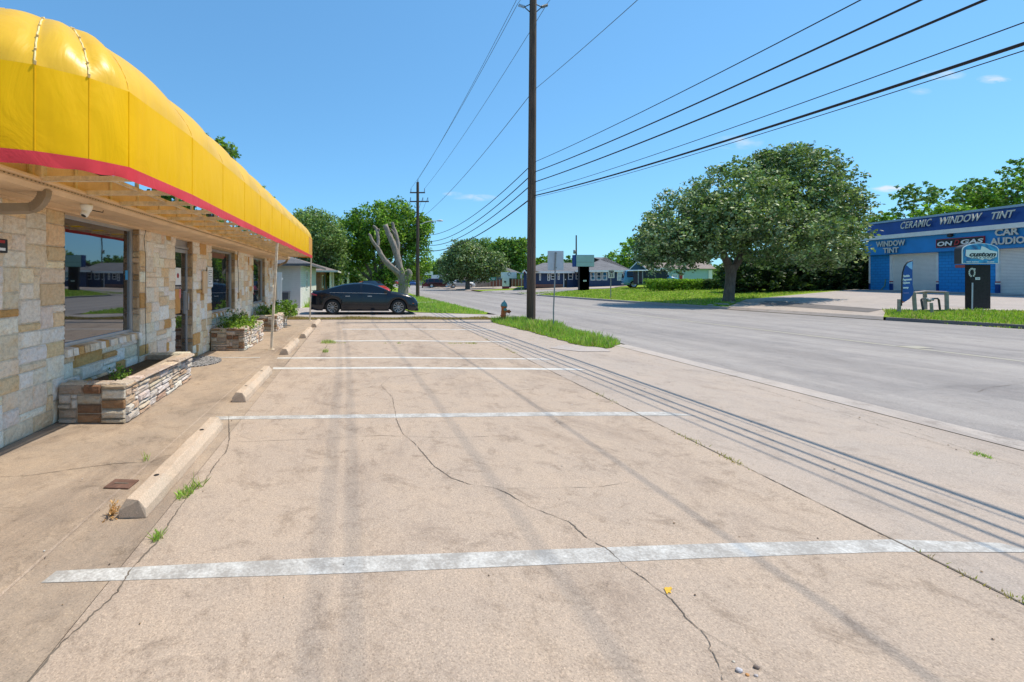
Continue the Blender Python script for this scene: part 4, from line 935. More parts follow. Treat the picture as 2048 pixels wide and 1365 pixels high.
def jointweeds(pts,n,h,label,seed,cols):
    r=random.Random(seed); Vs=[];Fs=[];Cs=[]; 
    P2=[]
    for _ in range(n//9):
        k=r.randrange(len(pts)-1); t=r.random(); a,b=pts[k],pts[k+1]; q=(a[0]+(b[0]-a[0])*t,a[1]+(b[1]-a[1])*t)
        if math.sin(q[0]*4+q[1]*3.1)<.1: continue
        for _ in range(9): P2.append((q[0]+r.gauss(0,.022),q[1]+r.gauss(0,.05)))
    P2=np.array(P2); n=len(P2); rr=np.random.default_rng(seed); p=np.column_stack([P2,np.full(n,.001)])
    hh=(h*(.3+rr.random(n)))[:,None]; a=rr.random(n)*6.283; sd=np.column_stack([np.cos(a),np.sin(a),a*0])*.0035; l=rr.random(n)*6.283; ln=np.column_stack([np.cos(l),np.sin(l),l*0])*hh*1.2*rr.random((n,1)); up=np.array([[0,0,1.]])
    V=np.stack([p-sd,p+sd,p+sd*.6+up*hh*.5+ln*.5,p+up*hh+ln],1).reshape(-1,3)
    cols=np.asarray(cols); c=cols[rr.integers(0,len(cols),n)]
    tag(np_mesh('weeds',V,np.arange(4*n).reshape(n,4),M['blade'],c),label,'weeds',kind='stuff')
YG=[(.36,.36,.07),(.28,.32,.06),(.42,.34,.13),(.36,.26,.13)]
jointweeds([(jx(y),y) for y in np.linspace(1.8,6.5,20)],520,.022,'low yellow-green weeds along the long joint nearest the camera',90,YG)
jointweeds([(-1.35,11.5),(0,11.45),(2.5,11.4),(3.3,11.4)],800,.035,'line of weeds across the lot in the cross joint',91,YG+GC)
jointweeds([(jx(y),y) for y in np.linspace(9,13,8)],220,.03,'dry weeds in the far part of the long joint',92,YG)
# planter plants
def plantmass(label,c,ex,n,per,size,cols,seed,name='weedy_plant'):
    t=thing(name,label,'plant',c); r=np.random.default_rng(seed); u=r.random((n,3))*2-1; u[:,2]=(r.random(n)**1.3)*(1-.5*np.abs(u[:,1]))
    cen=u*np.array(ex); V,F,col=leaves_np(cen,per,.06,size,cols,.5,1,seed); np_mesh('leaves',V,F,M['leaf'],col,t)
    mb=MB()
    for i in range(0,n,3): q=cen[i]; mb.tube([(q[0]*.5,q[1]*.8,-.08),(q[0]*.8,q[1]*.9,q[2]*.6),tuple(q)],.004,4)
    mb.build('stems',pm('green_stems',(.12,.18,.05),.7,.2,9) if 'stems' not in M else M['stems'],t)
M['stems']=pm('green_stems',(.12,.18,.05),.7,.2,9)
plantmass('bright green weeds spilling over the planter by the door mat',(-2.86,11.0,.45),(.30,.75,.30),170,14,.055,GREEN+LIME,101)
plantmass('darker weeds at the back of the planter by the door mat',(-3.1,11.2,.45),(.2,.8,.42),90,12,.05,MID,102)
plantmass('leafy bush overhanging the far end of the third planter',(-2.62,15.7,.38),(.42,.5,.55),190,14,.07,GREEN,103,'leafy_bush')
plantmass('tangled green weeds on the third planter below the window',(-3.0,14.8,.47),(.3,.7,.32),130,13,.055,MID+GREEN,104)
plantmass('tiny green sprout in the corner of the nearest planter',(-3.02,5.75,.37),(.08,.20,.12),26,10,.035,GREEN,105,'small_sprout')
# dead leaf pile at the wheel stop
lp=G(222,1035); dl=thing('dry_leaf_pile','small pile of curled dry leaves at the near end of the wheel stop','leaves',(lp[0],lp[1],0)); mb=MB()
for i in range(85):
    a=random.uniform(0,6.28); rr_=abs(random.gauss(0,.028)); p=Vector((rr_*math.cos(a)*.8,rr_*math.sin(a)*1.6+.03,random.uniform(.004,.085)*max(.1,1-rr_/.08)))
    d=Vector((random.gauss(0,1),random.gauss(0,1),random.gauss(.6,.8))).normalized()*random.uniform(.018,.04); s=d.cross(Vector((0,0,1))).normalized()*.005
    c=random.choice([(.55,.32,.12),(.42,.22,.08),(.65,.42,.2),(.3,.16,.06)]); m_=p+d*.5+Vector((0,0,.006))
    mb.add([p-s*.4,p+s*.4,m_+s,m_-s,p+d+s*.3,p+d-s*.3],[(0,1,2,3),(3,2,4,5)],c)
mb.build('leaves',M['leaf'],dl)
# pebbles and leaf litter
st0=None
for i,(px,s,c,lab) in enumerate([((1478,1344),.012,(.55,.53,.55),'largest pale grey pebble at the bottom edge of the lot'),((1513,1337),.011,(.22,.17,.14),'dark brown pebble at the bottom edge of the lot'),((1467,1325),.006,(.6,.55,.45),'small cream pebble uppermost in the group at the bottom edge'),((1495,1352),.007,(.62,.30,.10),'orange stone chip between the pebbles at the bottom edge'),((1512,1353),.007,(.5,.46,.45),'small grey pebble below the dark brown one')]):
    mb=MB(); vs=[]; g=G(*px)
    import bmesh
    bm=bmesh.new(); bmesh.ops.create_icosphere(bm,subdivisions=2,radius=s)
    for v in bm.verts: v.co=Vector((v.co.x*1.2,v.co.y*.9,v.co.z*.75))*random.uniform(.85,1.12)
    me=bpy.data.meshes.new('pebble'); bm.to_mesh(me); bm.free(); o=bpy.data.objects.new('pebble',me); COL.objects.link(o); o.location=(g[0],g[1],s*.5); me.materials.append(pm('pebble_stone',c,.8,.3,60)); tag(o,lab,'pebble','pebbles by the crack at the bottom edge')
mb=MB(); r=random.Random(4)
for i in range(420):
    x=r.uniform(-3,6); y=r.uniform(1.9,17); s=r.uniform(.002,.006)*(1+y*.06); h=s*.8; c=r.choice([(.6,.55,.48),(.15,.09,.05),(.3,.2,.1),(.7,.68,.64),(.08,.06,.05)])
    mb.add([(x-s,y-s*.6,.005),(x+s,y-s,.005),(x+s*.7,y+s,.005),(x-s*.6,y+s,.005),(x,y,.005+h)],[(0,1,4),(1,2,4),(2,3,4),(3,0,4)],c)
tag(mb.build('grit',M['ledge']),'grit and leaf crumbs scattered over the concrete lot','grit',kind='stuff')
# ================================================================== POLES, WIRES, SIGNS
GP='wooden utility poles along the road'
def polething(label,x,y,z0,ztop,r0,r1,lean=(0,0)):
    t=thing('utility_pole',label,'utility pole',(x,y,z0),0,GP); mb=MB(); n=14; pts=[(lean[0]*i/n,lean[1]*i/n,(ztop-z0)*i/n) for i in range(n+1)]; pts[0]=(0,0,-.3)
    mb.tube(pts,[r0+(r1-r0)*i/n for i in range(n+1)],16); mb.build('shaft',M['pole'],t); return t
PX,PY=6.5,17.3
p1=polething('tall dark wooden utility pole in the grass by the lot entrance',PX,PY,.03,13.3,.165,.125,(.09,0))
def insulator(mb,a,b,r=.045,n=4):
    a=Vector(a);b=Vector(b)
    for i in range(n):
        p=a.lerp(b,(i+.2)/n); q=a.lerp(b,(i+.75)/n); mb.tube([p,q],[r,r*.75],10)
for sx,tip in ((-1,(-.62,12.06)),(1,(.66,12.10))):
    mb=MB(); z=12.0; e=Vector((.08+sx*.33,0,z-.06)); mb.tube([(.08+sx*.1,0,z+.05),e],.02,6); mb.tube([(.08+sx*.1,0,z-.27),e],.02,6); mb.build('bracket',M['darksteel'],p1)
    mb=MB(); insulator(mb,e,(.08+sx*.56,0,z+.02),.06,5); mb.build('insulator',M['steel'],p1)
mb=MB(); insulator(mb,(.09,0,13.25),(.09,0,13.5),.05,4); mb.build('insulator',M['steel'],p1)
PX2,PY2=5.2,41.0
p2=polething('second wooden utility pole with crossarms beyond the pruned tree',PX2,PY2,.03,10.4,.17,.12)
for z,w,wl in ((9.42,.82,-.7),(8.62,1.25,-.72)):
    mb=MB(); mb.box(wl,w*.8,-.06,.06,z-.05,z+.05); mb.build('crossarm',M['pole'],p2)
for x,z in ((-.62,9.5),(.6,9.5),(0,10.3),(-.65,8.7),(.45,8.7),(.9,8.7)):
    mb=MB(); insulator(mb,(x,0,z),(x+.02,0,z+.3),.05,3); mb.build('insulator',M['darksteel'],p2)
def wirething(label,a,b,sag,r,mat='wire',group='overhead cables by the road',n=48,extra=None):
    a=Vector(a);b=Vector(b); pts=[]
    for i in range(n+1):
        t=i/n; p=a.lerp(b,t); p.z-=4*sag*t*(1-t); pts.append(p)
    mb=MB(); mb.tube(pts,r,6,cap=False); o=mb.build('overhead_wire',M[mat]); tag(o,label,'cable',group); return o
YN=-22
near=[(6.07,.94,6.62,.010,'uppermost of the thick black cables crossing the right side of the sky'),(5.69,.93,6.62,.016,'second thick black cable from the top crossing the right side of the sky'),(5.31,.86,6.62,.017,'third thick black cable crossing the right side of the sky'),(4.92,.86,6.62,.007,'thin cable just above the lowest thick cable on the right'),(4.79,.96,6.60,.020,'lowest and thickest black cable running over the road edge')]
for z,s,x,r,l in near: wirething(l,(x,PY,z),(x,YN,z),s,r,n=70)
wirething('thin slack lashing cable under the lowest thick cable',(6.60,PY,4.72),(6.60,YN,4.72),.96,.006)
for i,(z,z2,s,r,l) in enumerate([(6.07,5.7,.95,.017,'uppermost low cable sagging from the near pole to the second pole'),(5.69,5.15,.95,.02,'second low cable sagging from the near pole to the second pole'),(5.31,4.85,.95,.02,'third low cable sagging from the near pole to the second pole'),(4.79,4.35,.85,.026,'lowest cable sagging from the near pole to the second pole')]):
    wirething(l,(PX+.12,PY,z),(PX2+.15,PY2,z2),s,r)
    wirething('far span of the low cables beyond the second pole',(PX2+.15,PY2,z2),(8.5,95,z2+.3),.9,.02,group='low cable spans beyond the second pole')
for x,z,x2,z2,l in ((-.5,12.1,-.62,9.8,'left bare power line from the near pole top to the second pole'),(.09,13.5,0,10.6,'middle bare power line from the near pole top to the second pole'),(.65,12.15,.6,9.8,'right bare power line from the near pole top to the second pole')):
    wirething(l,(PX+x,PY,z),(PX2+x2,PY2,z2),.35,.010,'wire2','bare power lines at the top of the poles')
    wirething('bare power line overhead between the poles, out of view above',(PX+x,PY,z),(PX+x,YN,z),1.2,.008,'wire2','bare power lines at the top of the poles')
wirething('single thin wire passing the near pole high on its right',(PX+.16,PY,8.85),(PX+.1,YN,8.85),1.0,.009,'wire2')
wirething('single thin wire from the near pole down to the streetlight height of the second pole',(PX+.1,PY,8.8),(PX2+.1,PY2,7.0),.45,.012,'wire2')
for x in (-.65,.45,.9): wirething('fine distribution line beyond the second pole',(PX2+x,PY2,9.0),(8.5+x,95,9),.6,.012,'wire2','fine lines beyond the second pole')
sl_=thing('street_lamp','curved streetlight arm reaching over the road from the second pole','street lamp',(PX2,PY2,6.2))
mb=MB(); mb.tube([P(843,449,PY2)-Vector((PX2,PY2,6.2)),P(850,445,PY2)-Vector((PX2,PY2,6.2)),P(860,443,PY2)-Vector((PX2,PY2,6.2)),P(874,442,PY2)-Vector((PX2,PY2,6.2))],.035,6); mb.build('arm',M['alu_dull'],sl_)
mb=MB(); q=P(874,442,PY2)-Vector((PX2,PY2,6.2)); mb.tube([q,q+Vector((.25,0,.02)),q+Vector((.52,0,.0))],[.05,.1,.06],8); mb.build('lamp_head',M['alu_dull'],sl_)
p3=polething('slim distant pole with a transformer behind the navy office',*P(1152.5,560,76)[:2],.7,P(0,471,76).z,.14,.1); 
mb=MB(); b=Vector(p3.location); c=P(1149,504,75.8)-b; mb.lathe([(.01,-.34),(.2,-.3),(.2,.25),(.1,.33),(.01,.33)],14,tuple(c)); mb.build('transformer',M['steel'],p3)
mb=MB(); mb.tube([c,(0,0,c.z)],.04,5); mb.build('bracket',M['darksteel'],p3)
# rectangular sign seen from behind
sp=G(1107,656,.05); rs=thing('road_sign','plain grey metal back of a rectangular sign on a post in the grass','sign',(sp[0],sp[1],.03)); b=Vector((sp[0],sp[1],.03)); Y=sp[1]
mb=MB(); mb.tube([(0,0,-.1),(.0,0,.6),P(1112,505,Y)-b],.022,4,smooth=False); mb.build('post',M['steel'],rs)
a=P(1096,541,Y)-b; c=P(1128,502,Y)-b; mb=MB(); mb.box(a.x,c.x,.028,.034,a.z,c.z); mb.build('panel',M['alu_dull'],rs,bevel=.002)
mb=MB()
for z in (a.z+.08,c.z-.08): mb.lathe([(.001,-.03),(.014,-.03),(.014,-.02)],8,((a.x+c.x)/2,0,z),'y')
mb.build('bolt',M['darksteel'],rs)
# hydrant
hp=G(1006,641,.05); hy=thing('fire_hydrant','rusty orange fire hydrant with a faded teal top leaning in the grass','hydrant',(hp[0],hp[1],.04)); hy.rotation_euler=(0,R(4),0)
mb=MB(); mb.lathe([(.15,-.05),(.15,.03),(.10,.05),(.092,.1),(.09,.42),(.095,.5),(.12,.52),(.12,.545),(.09,.55)],20); mb.lathe([(.125,.18),(.125,.2),(.09,.2)],20); mb.build('barrel',M['hydrant'],hy)
mb=MB(); mb.lathe([(.125,.55),(.13,.565),(.118,.58),(.11,.62),(.085,.68),(.045,.72),(.028,.725),(.028,.77),(.01,.775)],20); mb.build('bonnet',M['teal'],hy)
mb=MB(); mb.lathe([(.055,0),(.055,.13),(.07,.13),(.07,.17),(.03,.19),(.03,.22),(.001,.22)],14,(.06,0,.36),'x'); mb.build('outlet',M['hydrant'],hy)
mb=MB(); mb.lathe([(.045,0),(.045,.11),(.055,.11),(.055,.14),(.001,.15)],14,(0,0,0),'y'); o=mb.build('outlet',M['hydrant'],hy); o.location=(0,-.06,.43); o.rotation_euler=(0,0,R(180)); o.data.materials[0]=M['teal']
mb=MB(); mb.tube([(.24,-.02,.36),(.22,-.05,.25),(.15,-.06,.2),(.08,-.08,.3)],.008,5); mb.build('chain',M['steel'],hy)

# ================================================================== BLUE SHOP ACROSS THE ROAD
A=Vector((38.96,35,0)); Bp=Vector((37.93,26,0)); U=(Bp-A).normalized(); NRM=Vector((U.y,-U.x,0))
if NRM.x>0: NRM=-NRM
def fac(x,y,off=0.0):
    o=A+NRM*off; d=Vector(((x-VX)/FPX,1,(VY-y)/FPX)); c=Vector((0,0,CAMZ)); k=(o-c).dot(NRM)/d.dot(NRM); p=c+d*k; return ((p-o).dot(U),p.z)
bs=thing('blue_shop_building','bright blue block car shop with navy parapet and roll-up doors','building',tuple(A)); bs.location=A
def FM(): return Matrix(((U.x,-NRM.x,0,0),(U.y,-NRM.y,0,0),(0,0,1,0),(0,0,0,1)))
MX=FM()                                             # local (s, depth inwards, z)
def fbox(mb,s0,s1,d0,d1,z0,z1,col=None): return mb.box(s0,s1,d0,d1,z0,z1,col,M=MX)
Z0=.55; sL=fac(1741,560)[0]; sE=20.0
zW=fac(1800,511)[1]
d1=(fac(1780,540)[0],fac(1877,540)[0]); d2=(fac(1992,540)[0],fac(2085,540)[0]); zd=fac(1877,505)[1]
mb=MB()
for a,b in ((sL,d1[0]),(d1[1],d2[0]),(d2[1],sE)): fbox(mb,a,b,0,.25,Z0,zd)
fbox(mb,sL,sE,0,.25,zd+.001,zd+.6); fbox(mb,sL,sE,.26,9,Z0,zd+.6)
mb.build('wall',M['blueblock'],bs)
zb0=fac(1731,512,.35)[1]; sB=fac(1730,500,.35)[0]; zb1=fac(1735,482,.35)[1]
mb=MB(); fbox(mb,sB,sE,-.35,9.2,zd+.02,zb1); mb.build('sign_band',M['blue'],bs)
zc1=fac(1735,474,.55)[1]
mb=MB(); fbox(mb,sB-.15,sE,-.55,9.3,zb1+.002,zc1); mb.build('ledge',M['white'],bs)
zp=5.78
mb=MB(); s0=fac(1735,460,.3)[0]
pr=[MX@Vector(v) for v in ((s0,-.42,zc1+.002),(sE,-.42,zc1+.002),(sE,-.2,zp),(s0,-.2,zp),(s0,9,zc1+.002),(sE,9,zc1+.002),(sE,9,zp),(s0,9,zp))]
mb.add(pr,[(0,1,2,3),(0,3,7,4),(1,5,6,2),(3,2,6,7),(4,7,6,5)]); mb.build('parapet',M['navy'],bs)
mb=MB(); fbox(mb,s0-.04,sE,-.26,9,zp+.002,zp+.14); mb.build('roof_cap',pm('pale_blue_cap',(.30,.42,.56),.5,.15,3),bs)
for i,(a,b) in enumerate((d1,d2)):
    mb=MB(); fbox(mb,a+.12,b-.12,.10,.14,Z0,zd-.05); mb.build('roll_up_door',M['rolldoor'],bs)
    fr=MB()
    for s in (a,b-.12): fbox(fr,s,s+.12,-.02,.2,Z0+.95,zd)
    fbox(fr,a,b,-.02,.2,zd-.05,zd+.005); fr.build('door_frame',M['white'],bs)
    for s in (a-.02,b-.12):
        for nm,q0,q1,mt in (('door_guard',0,.78,'navy'),('red_band',.87,.95,'red'),('white_band',.781,.869,'white')):
            fr=MB(); fbox(fr,s,s+.14,-.03,.2,Z0+q0,Z0+q1); fr.build(nm,M[mt],bs)
mb=MB(); fbox(mb,sL-.1,sL-.002,-.03,.2,Z0+.78,zd); mb.build('corner_trim',M['white'],bs)
mb=MB(); fbox(mb,sL-.1,sL-.002,-.03,.2,Z0,Z0+.7); mb.build('corner_guard',M['navy'],bs)
def ftext(name,body,x0,x1,y,size_px,off,mat,shear=0,offset=.0,tall=1,**k):
    a=fac(x0,y,off); b=fac(x1,y,off); s=(a[0]+b[0])/2
    # y given at the middle of the word
    xm=None
    lo,hi=x0,x1
    for _ in range(30):
        m_=(lo+hi)/2
        if fac(m_,y,off)[0]<s: lo=m_
        else: hi=m_
    z=fac(lo,y,off)[1]; dist=(A+U*s).y
    size=size_px/FPX*dist*1.38
    o=text(name,body,size,(0,0,0),U,(0,0,1),mat,bs,.008,shear,offset,**k)
    w=max(v.co.dot(U) for v in o.data.vertices)-min(v.co.dot(U) for v in o.data.vertices); sc=(b[0]-a[0])/w
    for v in o.data.vertices:
        t_=v.co.dot(U); v.co=v.co+U*(t_*(sc-1))
    o.location=U*s+NRM*(off+.03)+Vector((0,0,z)); return o
LM=pm('cream_letters',(.66,.64,.58),.5,.15,5)
# dark backing letters give the painted drop shadow
for bk,mt,dx,dy,of in ((1,M['black'],.7,.6,.0),(0,LM,0,0,.02)):
    nm='letter_shadow' if bk else 'lettering'
    ftext(nm,'CERAMIC',1800+dx,1862+dx,449.5+dy,14,.42+of,mt,.35,.008,space=1.12)
    ftext(nm,'WINDOW',1877+dx,1961+dx,439.5+dy,14.5,.42+of,mt,.35,.012)
    ftext(nm,'TINT',1980+dx,2027+dx,431+dy,14.5,.42+of,mt,.35,.012)
    ftext(nm,'WINDOW',1753+dx,1811+dx,488+dy,11,.40+of,mt,0,.015)
    ftext(nm,'TINT',1767+dx,1798+dx,501.5+dy,10.5,.40+of,mt,0,.015)
    ftext(nm,'CAR',1990+dx,2038+dx,465+dy,13.5,.40+of,mt,0,.018)
    ftext(nm,'AUDIO',1982+dx,2052+dx,482.5+dy,13.5,.40+of,mt,0,.018)
a=fac(1873,488,.42); b=fac(1967,483,.42)
sg=MB(); z0_=fac(1873,495.5,.42)[1]; z1_=fac(1873,480.5,.42)[1]
fbox(sg,a[0],b[0],-.42,-.36,z0_,z1_); sg.build('banner_sign',M['black'],bs)
sg=MB()
for q in ((a[0]-.03,b[0]+.03,z0_-.03,z0_),(a[0]-.03,b[0]+.03,z1_,z1_+.03),(a[0]-.03,a[0],z0_,z1_),(b[0],b[0]+.03,z0_,z1_)): fbox(sg,q[0],q[1],-.425,-.36,q[2],q[3])
sg.build('banner_border',M['red'],bs)
ftext('lettering','ON',1874.5,1904.5,488.4,8.5,.43,M['bright'],.15,.01); ftext('lettering','D',1908,1919,485.8,10.5,.43,M['red'],.3,.01); ftext('lettering','GAS',1921,1966,483.6,8.5,.43,M['bright'],.15,.01)
mb=MB(); q=fac(1900,468,.45); o=(U*q[0]+NRM*.45+Vector((0,0,q[1]))); mb.lathe([(.01,0),(.12,-.03),(.14,-.15),(.05,-.22),(.001,-.22)],12,tuple(o)); mb.build('floodlight',M['black'],bs)
mb=MB(); q0=fac(1865-0,545); a1=MX@Vector((fac(1873,0)[0],-.03,Z0+1.4))
sH=(fac(1748,0)[0],fac(1771,0)[0]); mb.tube([MX@Vector((sH[1]+.05,-.04,Z0+1.1)),MX@Vector((sH[1],-.05,Z0+.6)),MX@Vector((sH[1]-.3,-.06,Z0+.25)),MX@Vector((sH[0]+.2,-.08,Z0+.08))],.025,6); mb.build('hose',pm('green_hose',(.22,.40,.22),.6,.2,8),bs)
rd=thing('red_notice','small red notice on the blue wall behind the pylon sign','notice',(0,0,0)); s_,z_=fac(1921,533,.02); o=A+U*s_+NRM*.02; rd.location=(o.x,o.y,z_); mb=MB(); mb.box(-.28,.28,-.01,.01,-.09,.09,M=MX); mb.build('plate',pm('red_notice_face',(.6,.12,.10),.6,.1,6),rd)

# pylon sign of the shop
sy=19.4; c0=P(1931,623,sy); c1=P(1981,530,sy); zg=H((c0.x+c1.x)/2,sy)-.05
pyl=thing('pylon_sign','black pylon sign with arched blue custom shop cabinet on the verge','sign',((c0.x+c1.x)/2,sy,zg)); b=Vector(pyl.location)
mb=MB(); mb.box(c0.x-b.x+.2,c1.x-b.x,0,.17,0,c1.z-zg); mb.build('column',pm('black_stucco',(.022,.02,.02),.9,.5,9,bmp=1.0,fine=35),pyl)
x0,x1=P(1923,0,sy-.1).x-b.x,P(1997,0,sy-.1).x-b.x; zb=P(0,528,sy-.1).z-zg; zs=P(0,501,sy-.1).z-zg; zt=P(0,487,sy-.1).z-zg
arc=[(x0,zb),(x1,zb)]+[((x0+x1)/2+(x1-x0)/2*math.cos(R(a)),zs+(zt-zs)*math.sin(R(a))**.85) for a in range(0,181,12)]
mb=MB(); mb.prism(arc,-.24,(0,-.1,0),(1,0,0),(0,0,1)); mb.build('cabinet',pm('cabinet_sides',(.05,.05,.055),.5,.2,6),pyl,fix=True)
def scale(pl,s,cx,cz): return [(cx+(p[0]-cx)*s,cz+(p[1]-cz)*s) for p in pl]
cz=(zb+zt)/2; cx=(x0+x1)/2
mb=MB(); mb.prism(scale(arc,.995,cx,cz),.012,(0,-.101,0),(1,0,0),(0,0,1)); mb.build('trim',M['bright'],pyl,fix=True)
m,nn,bb=newmat('blue_swirl_face'); v=coords(nn); f=noise(nn,1.6,3,.5,v,2.5); nn.links.new(ramp(nn,f,[(.3,(.0,.07,.24)),(.5,(.0,.22,.50)),(.7,(.03,.40,.66)),(.82,(.2,.6,.8))]),bb.inputs['Base Color']); bb.inputs['Roughness'].default_value=.35
mb=MB(); mb.prism(scale(arc,.94,cx,cz),.008,(0,-.114,0),(1,0,0),(0,0,1)); face=mb.build('face',m,pyl,fix=True)
def pf(px,py): q=P(px,py,sy-.12); return (q.x-b.x,q.z-zg)
tex=[pf(*q) for q in ((1931.5,500),(1961,500),(1962.5,492.5),(1970,495),(1979,500.5),(1994,504),(1993,514),(1985,517),(1980,519.5),(1968,518),(1965,520.5),(1955,517.5),(1943,517),(1934,514),(1930.5,512))]
mb=MB(); mb.prism(scale(tex,1.035,cx,pf(0,508)[1]),.004,(0,-.1225,0),(1,0,0),(0,0,1)); mb.build('logo_outline',M['navy'],pyl)
mb=MB(); mb.prism(tex,.004,(0,-.127,0),(1,0,0),(0,0,1)); mb.build('logo_shape',M['bright'],pyl)
def ptext(body,x0_,x1_,py,spx,mt,shear=0,off=0,dep=-.133):
    o=text('lettering',body,spx/FPX*sy*1.38,(0,0,0),(1,0,0),(0,0,1),mt,pyl,.003,shear,off); xs=[v.co.x for v in o.data.vertices]; w=max(xs)-min(xs)
    q0,q1=pf(x0_,py),pf(x1_,py); sc=(q1[0]-q0[0])/w
    for v_ in o.data.vertices: v_.co.x*=sc
    o.location=((q0[0]+q1[0])/2,dep,q0[1]); return o
ptext('custom',1936.5,1990,509.3,9,M['black'],.35,.012); ptext('CAR & AUDIO',1940,1988,516,3.4,M['steel'],.2,.004)
ptext('TINT AUDIO',1932,1957,524.3,2.4,M['bright'],.0,.002,-.124); ptext('ALARMS',1974,1988,524.3,2.4,M['bright'],.0,.002,-.124)
mb=MB()
for i in range(13):
    if i in (3,): continue
    t_=i/13*6.283; xq,zq=pf(1951.5+5.5*math.cos(t_),545.5+7.8*math.sin(t_)); mb.box(xq-.03,xq+.03,-.004,.0,zq-.035,zq+.035)
xq,zq=pf(1956,538.5); mb.box(xq-.05,xq+.05,-.006,0,zq-.03,zq+.03); mb.build('painted_mark',M['offwhite'],pyl)
mb=MB(); q0,q1=pf(1958,560),pf(1967,555); mb.box(q0[0],q1[0],-.012,-.001,q0[1],q1[1]); mb.build('number_plate',M['bright'],pyl)
text('plate_lettering','504',.10,((q0[0]+q1[0])/2,-.013,(q0[1]+q1[1])/2),(1,0,0),(0,0,1),M['darksteel'],pyl,.001)
q0=pf(1950.5,566); mb=MB(); mb.tube([(q0[0],-.03,q0[1]),(q0[0]-.02,-.03,.02)],.025,6); mb.build('conduit',M['alu_dull'],pyl)
# feather flag
fy=19.0; fb=P(1798,624,fy); fz=H(fb.x,fy); ff=thing('feather_flag','blue feather flag with white writing on a stub post before the garage door','flag',(fb.x,fy,fz)); b=Vector(ff.location)
def fp(px,py,y=0): q=P(px,py,fy); return (q.x-b.x,q.z-b.z)
pole_px=[(1799,608),(1799.5,585),(1800,560),(1801.5,545),(1805,533),(1810,526),(1815,523),(1821,521.5)]
mb=MB(); mb.tube([(fp(1798,624)[0],0,-.1),(fp(1798.5,600)[0],0,fp(0,599)[1])],.06,8); mb.build('base_post',M['woodgrey'],ff)
mb=MB(); mb.tube([(fp(*q)[0],-.07,fp(*q)[1]) for q in [(1799,612)]+pole_px],.022,6); mb.build('pole',M['black'],ff)
out=[fp(*q) for q in pole_px]+[fp(*q) for q in ((1822.5,526),(1821.5,545),(1822,570),(1824,582),(1822,590),(1816,598),(1808,603),(1799,607.5))]
mb=MB(); mb.prism(out,-.012,(0,-.06,0),(1,0,0),(0,0,1)); mb.build('cloth',pm('flag_blue',(.01,.085,.36),.6,.15,2),ff,fix=True)
def fpan(name,pxs,mat,d=.004):
    mb=MB(); mb.prism([fp(*q) for q in pxs],d,(0,-.061,0),(1,0,0),(0,0,1)); o=mb.build(name,mat,ff,fix=True); return o
fpan('light_corner',[(1808.5,531),(1812,527),(1821,523),(1821,540),(1815,536.5),(1813,534)],pm('pale_blue_cloth',(.30,.55,.85),.6,.1,3))
fpan('orange_tip',[(1800,602),(1806,604.5),(1799.5,607)],pm('orange_cloth',(.65,.13,.03),.6,.1,3))
def ftx(body,x0_,x1_,py,spx,mt):
    o=text('lettering',body,spx/FPX*fy*1.38,(0,0,0),(1,0,.06),(-.06,0,1),mt,ff,.002,0,.006); xs=[v.co.x for v in o.data.vertices]; w=max(xs)-min(xs); q0,q1=fp(x0_,py),fp(x1_,py); sc=(q1[0]-q0[0])/w
    for v_ in o.data.vertices: v_.co.x*=sc
    o.location=((q0[0]+q1[0])/2,-.064,q0[1])
ftx('Flexible',1802,1815.5,552.5,4.2,M['bright']); ftx('Payment',1801.5,1819.5,559.5,4.4,M['bright']); ftx('Options',1802,1816,566,4,M['bright']); ftx('snap',1802.5,1813.5,575.5,3.6,M['bright']); ftx('finance',1803,1814,586,3.0,pm('mauve_print',(.2,.2,.5),.6,.1,3))
# pipe guard, meter pipe, stubs
gy=19.6; g0=P(1846,620,gy); pg=thing('pipe_guard','weathered three-post wooden rail guard beside the feather flag','guard rail',(g0.x,gy,H(g0.x,gy))); b=Vector(pg.location)
def gpx(px,py,y=gy): q=P(px,py,y); return Vector((q.x-b.x,q.y-b.y,q.z-b.z))
for (xa,ya,xb,yb,y) in ((1830.5,617,1827.5,585,gy),(1851,617,1849.5,582,gy+.5),(1894,617,1893,584,gy)):
    a_=gpx(xa,ya,y); c_=gpx(xb,yb,y); mb=MB(); mb.tube([(a_.x,a_.y,-.1),c_],.065,10); mb.build('post',M['woodgrey'],pg)
mb=MB(); mb.tube([gpx(1828,586),gpx(1850,583.5,gy+.45),gpx(1893,585)],.045,8); mb.build('rail',pm('pinkish_rail',(.42,.33,.28),.8,.3,7),pg)
wp=thing('water_pipe','dark bent backflow pipe standing inside the wooden rail guard','pipe',(gpx(1860,600)+b)[:]); b2=Vector(wp.location); bb_=b
def wpx(px,py,y=gy-.1): q=P(px,py,y); return q-b2
mb=MB(); mb.tube([wpx(1846,620),wpx(1842.5,600),wpx(1845,597.5),wpx(1860,597.5),wpx(1875,597.5),wpx(1877.5,600),wpx(1880,620)],.035,8); mb.build('pipe',M['darksteel'],wp)
mb=MB(); mb.tube([wpx(1850,598,gy-.2),wpx(1866,600,gy-.2)],.05,8); mb.lathe([(.01,-.05),(.07,-.04),(.07,.04),(.01,.05)],10,tuple(wpx(1858,601,gy-.25)),'y'); mb.build('valve',M['steel'],wp)
sp_=P(1864,622,gy-.8); sb=MB(); sb.tube([(0,0,-.1),(-.03,0,.42)],.05,8); o=sb.build('stub_post',M['woodgrey']); o.location=(sp_.x,gy-.8,H(sp_.x,gy-.8)); tag(o,'short leaning grey stub post in the grass before the rail guard','post')

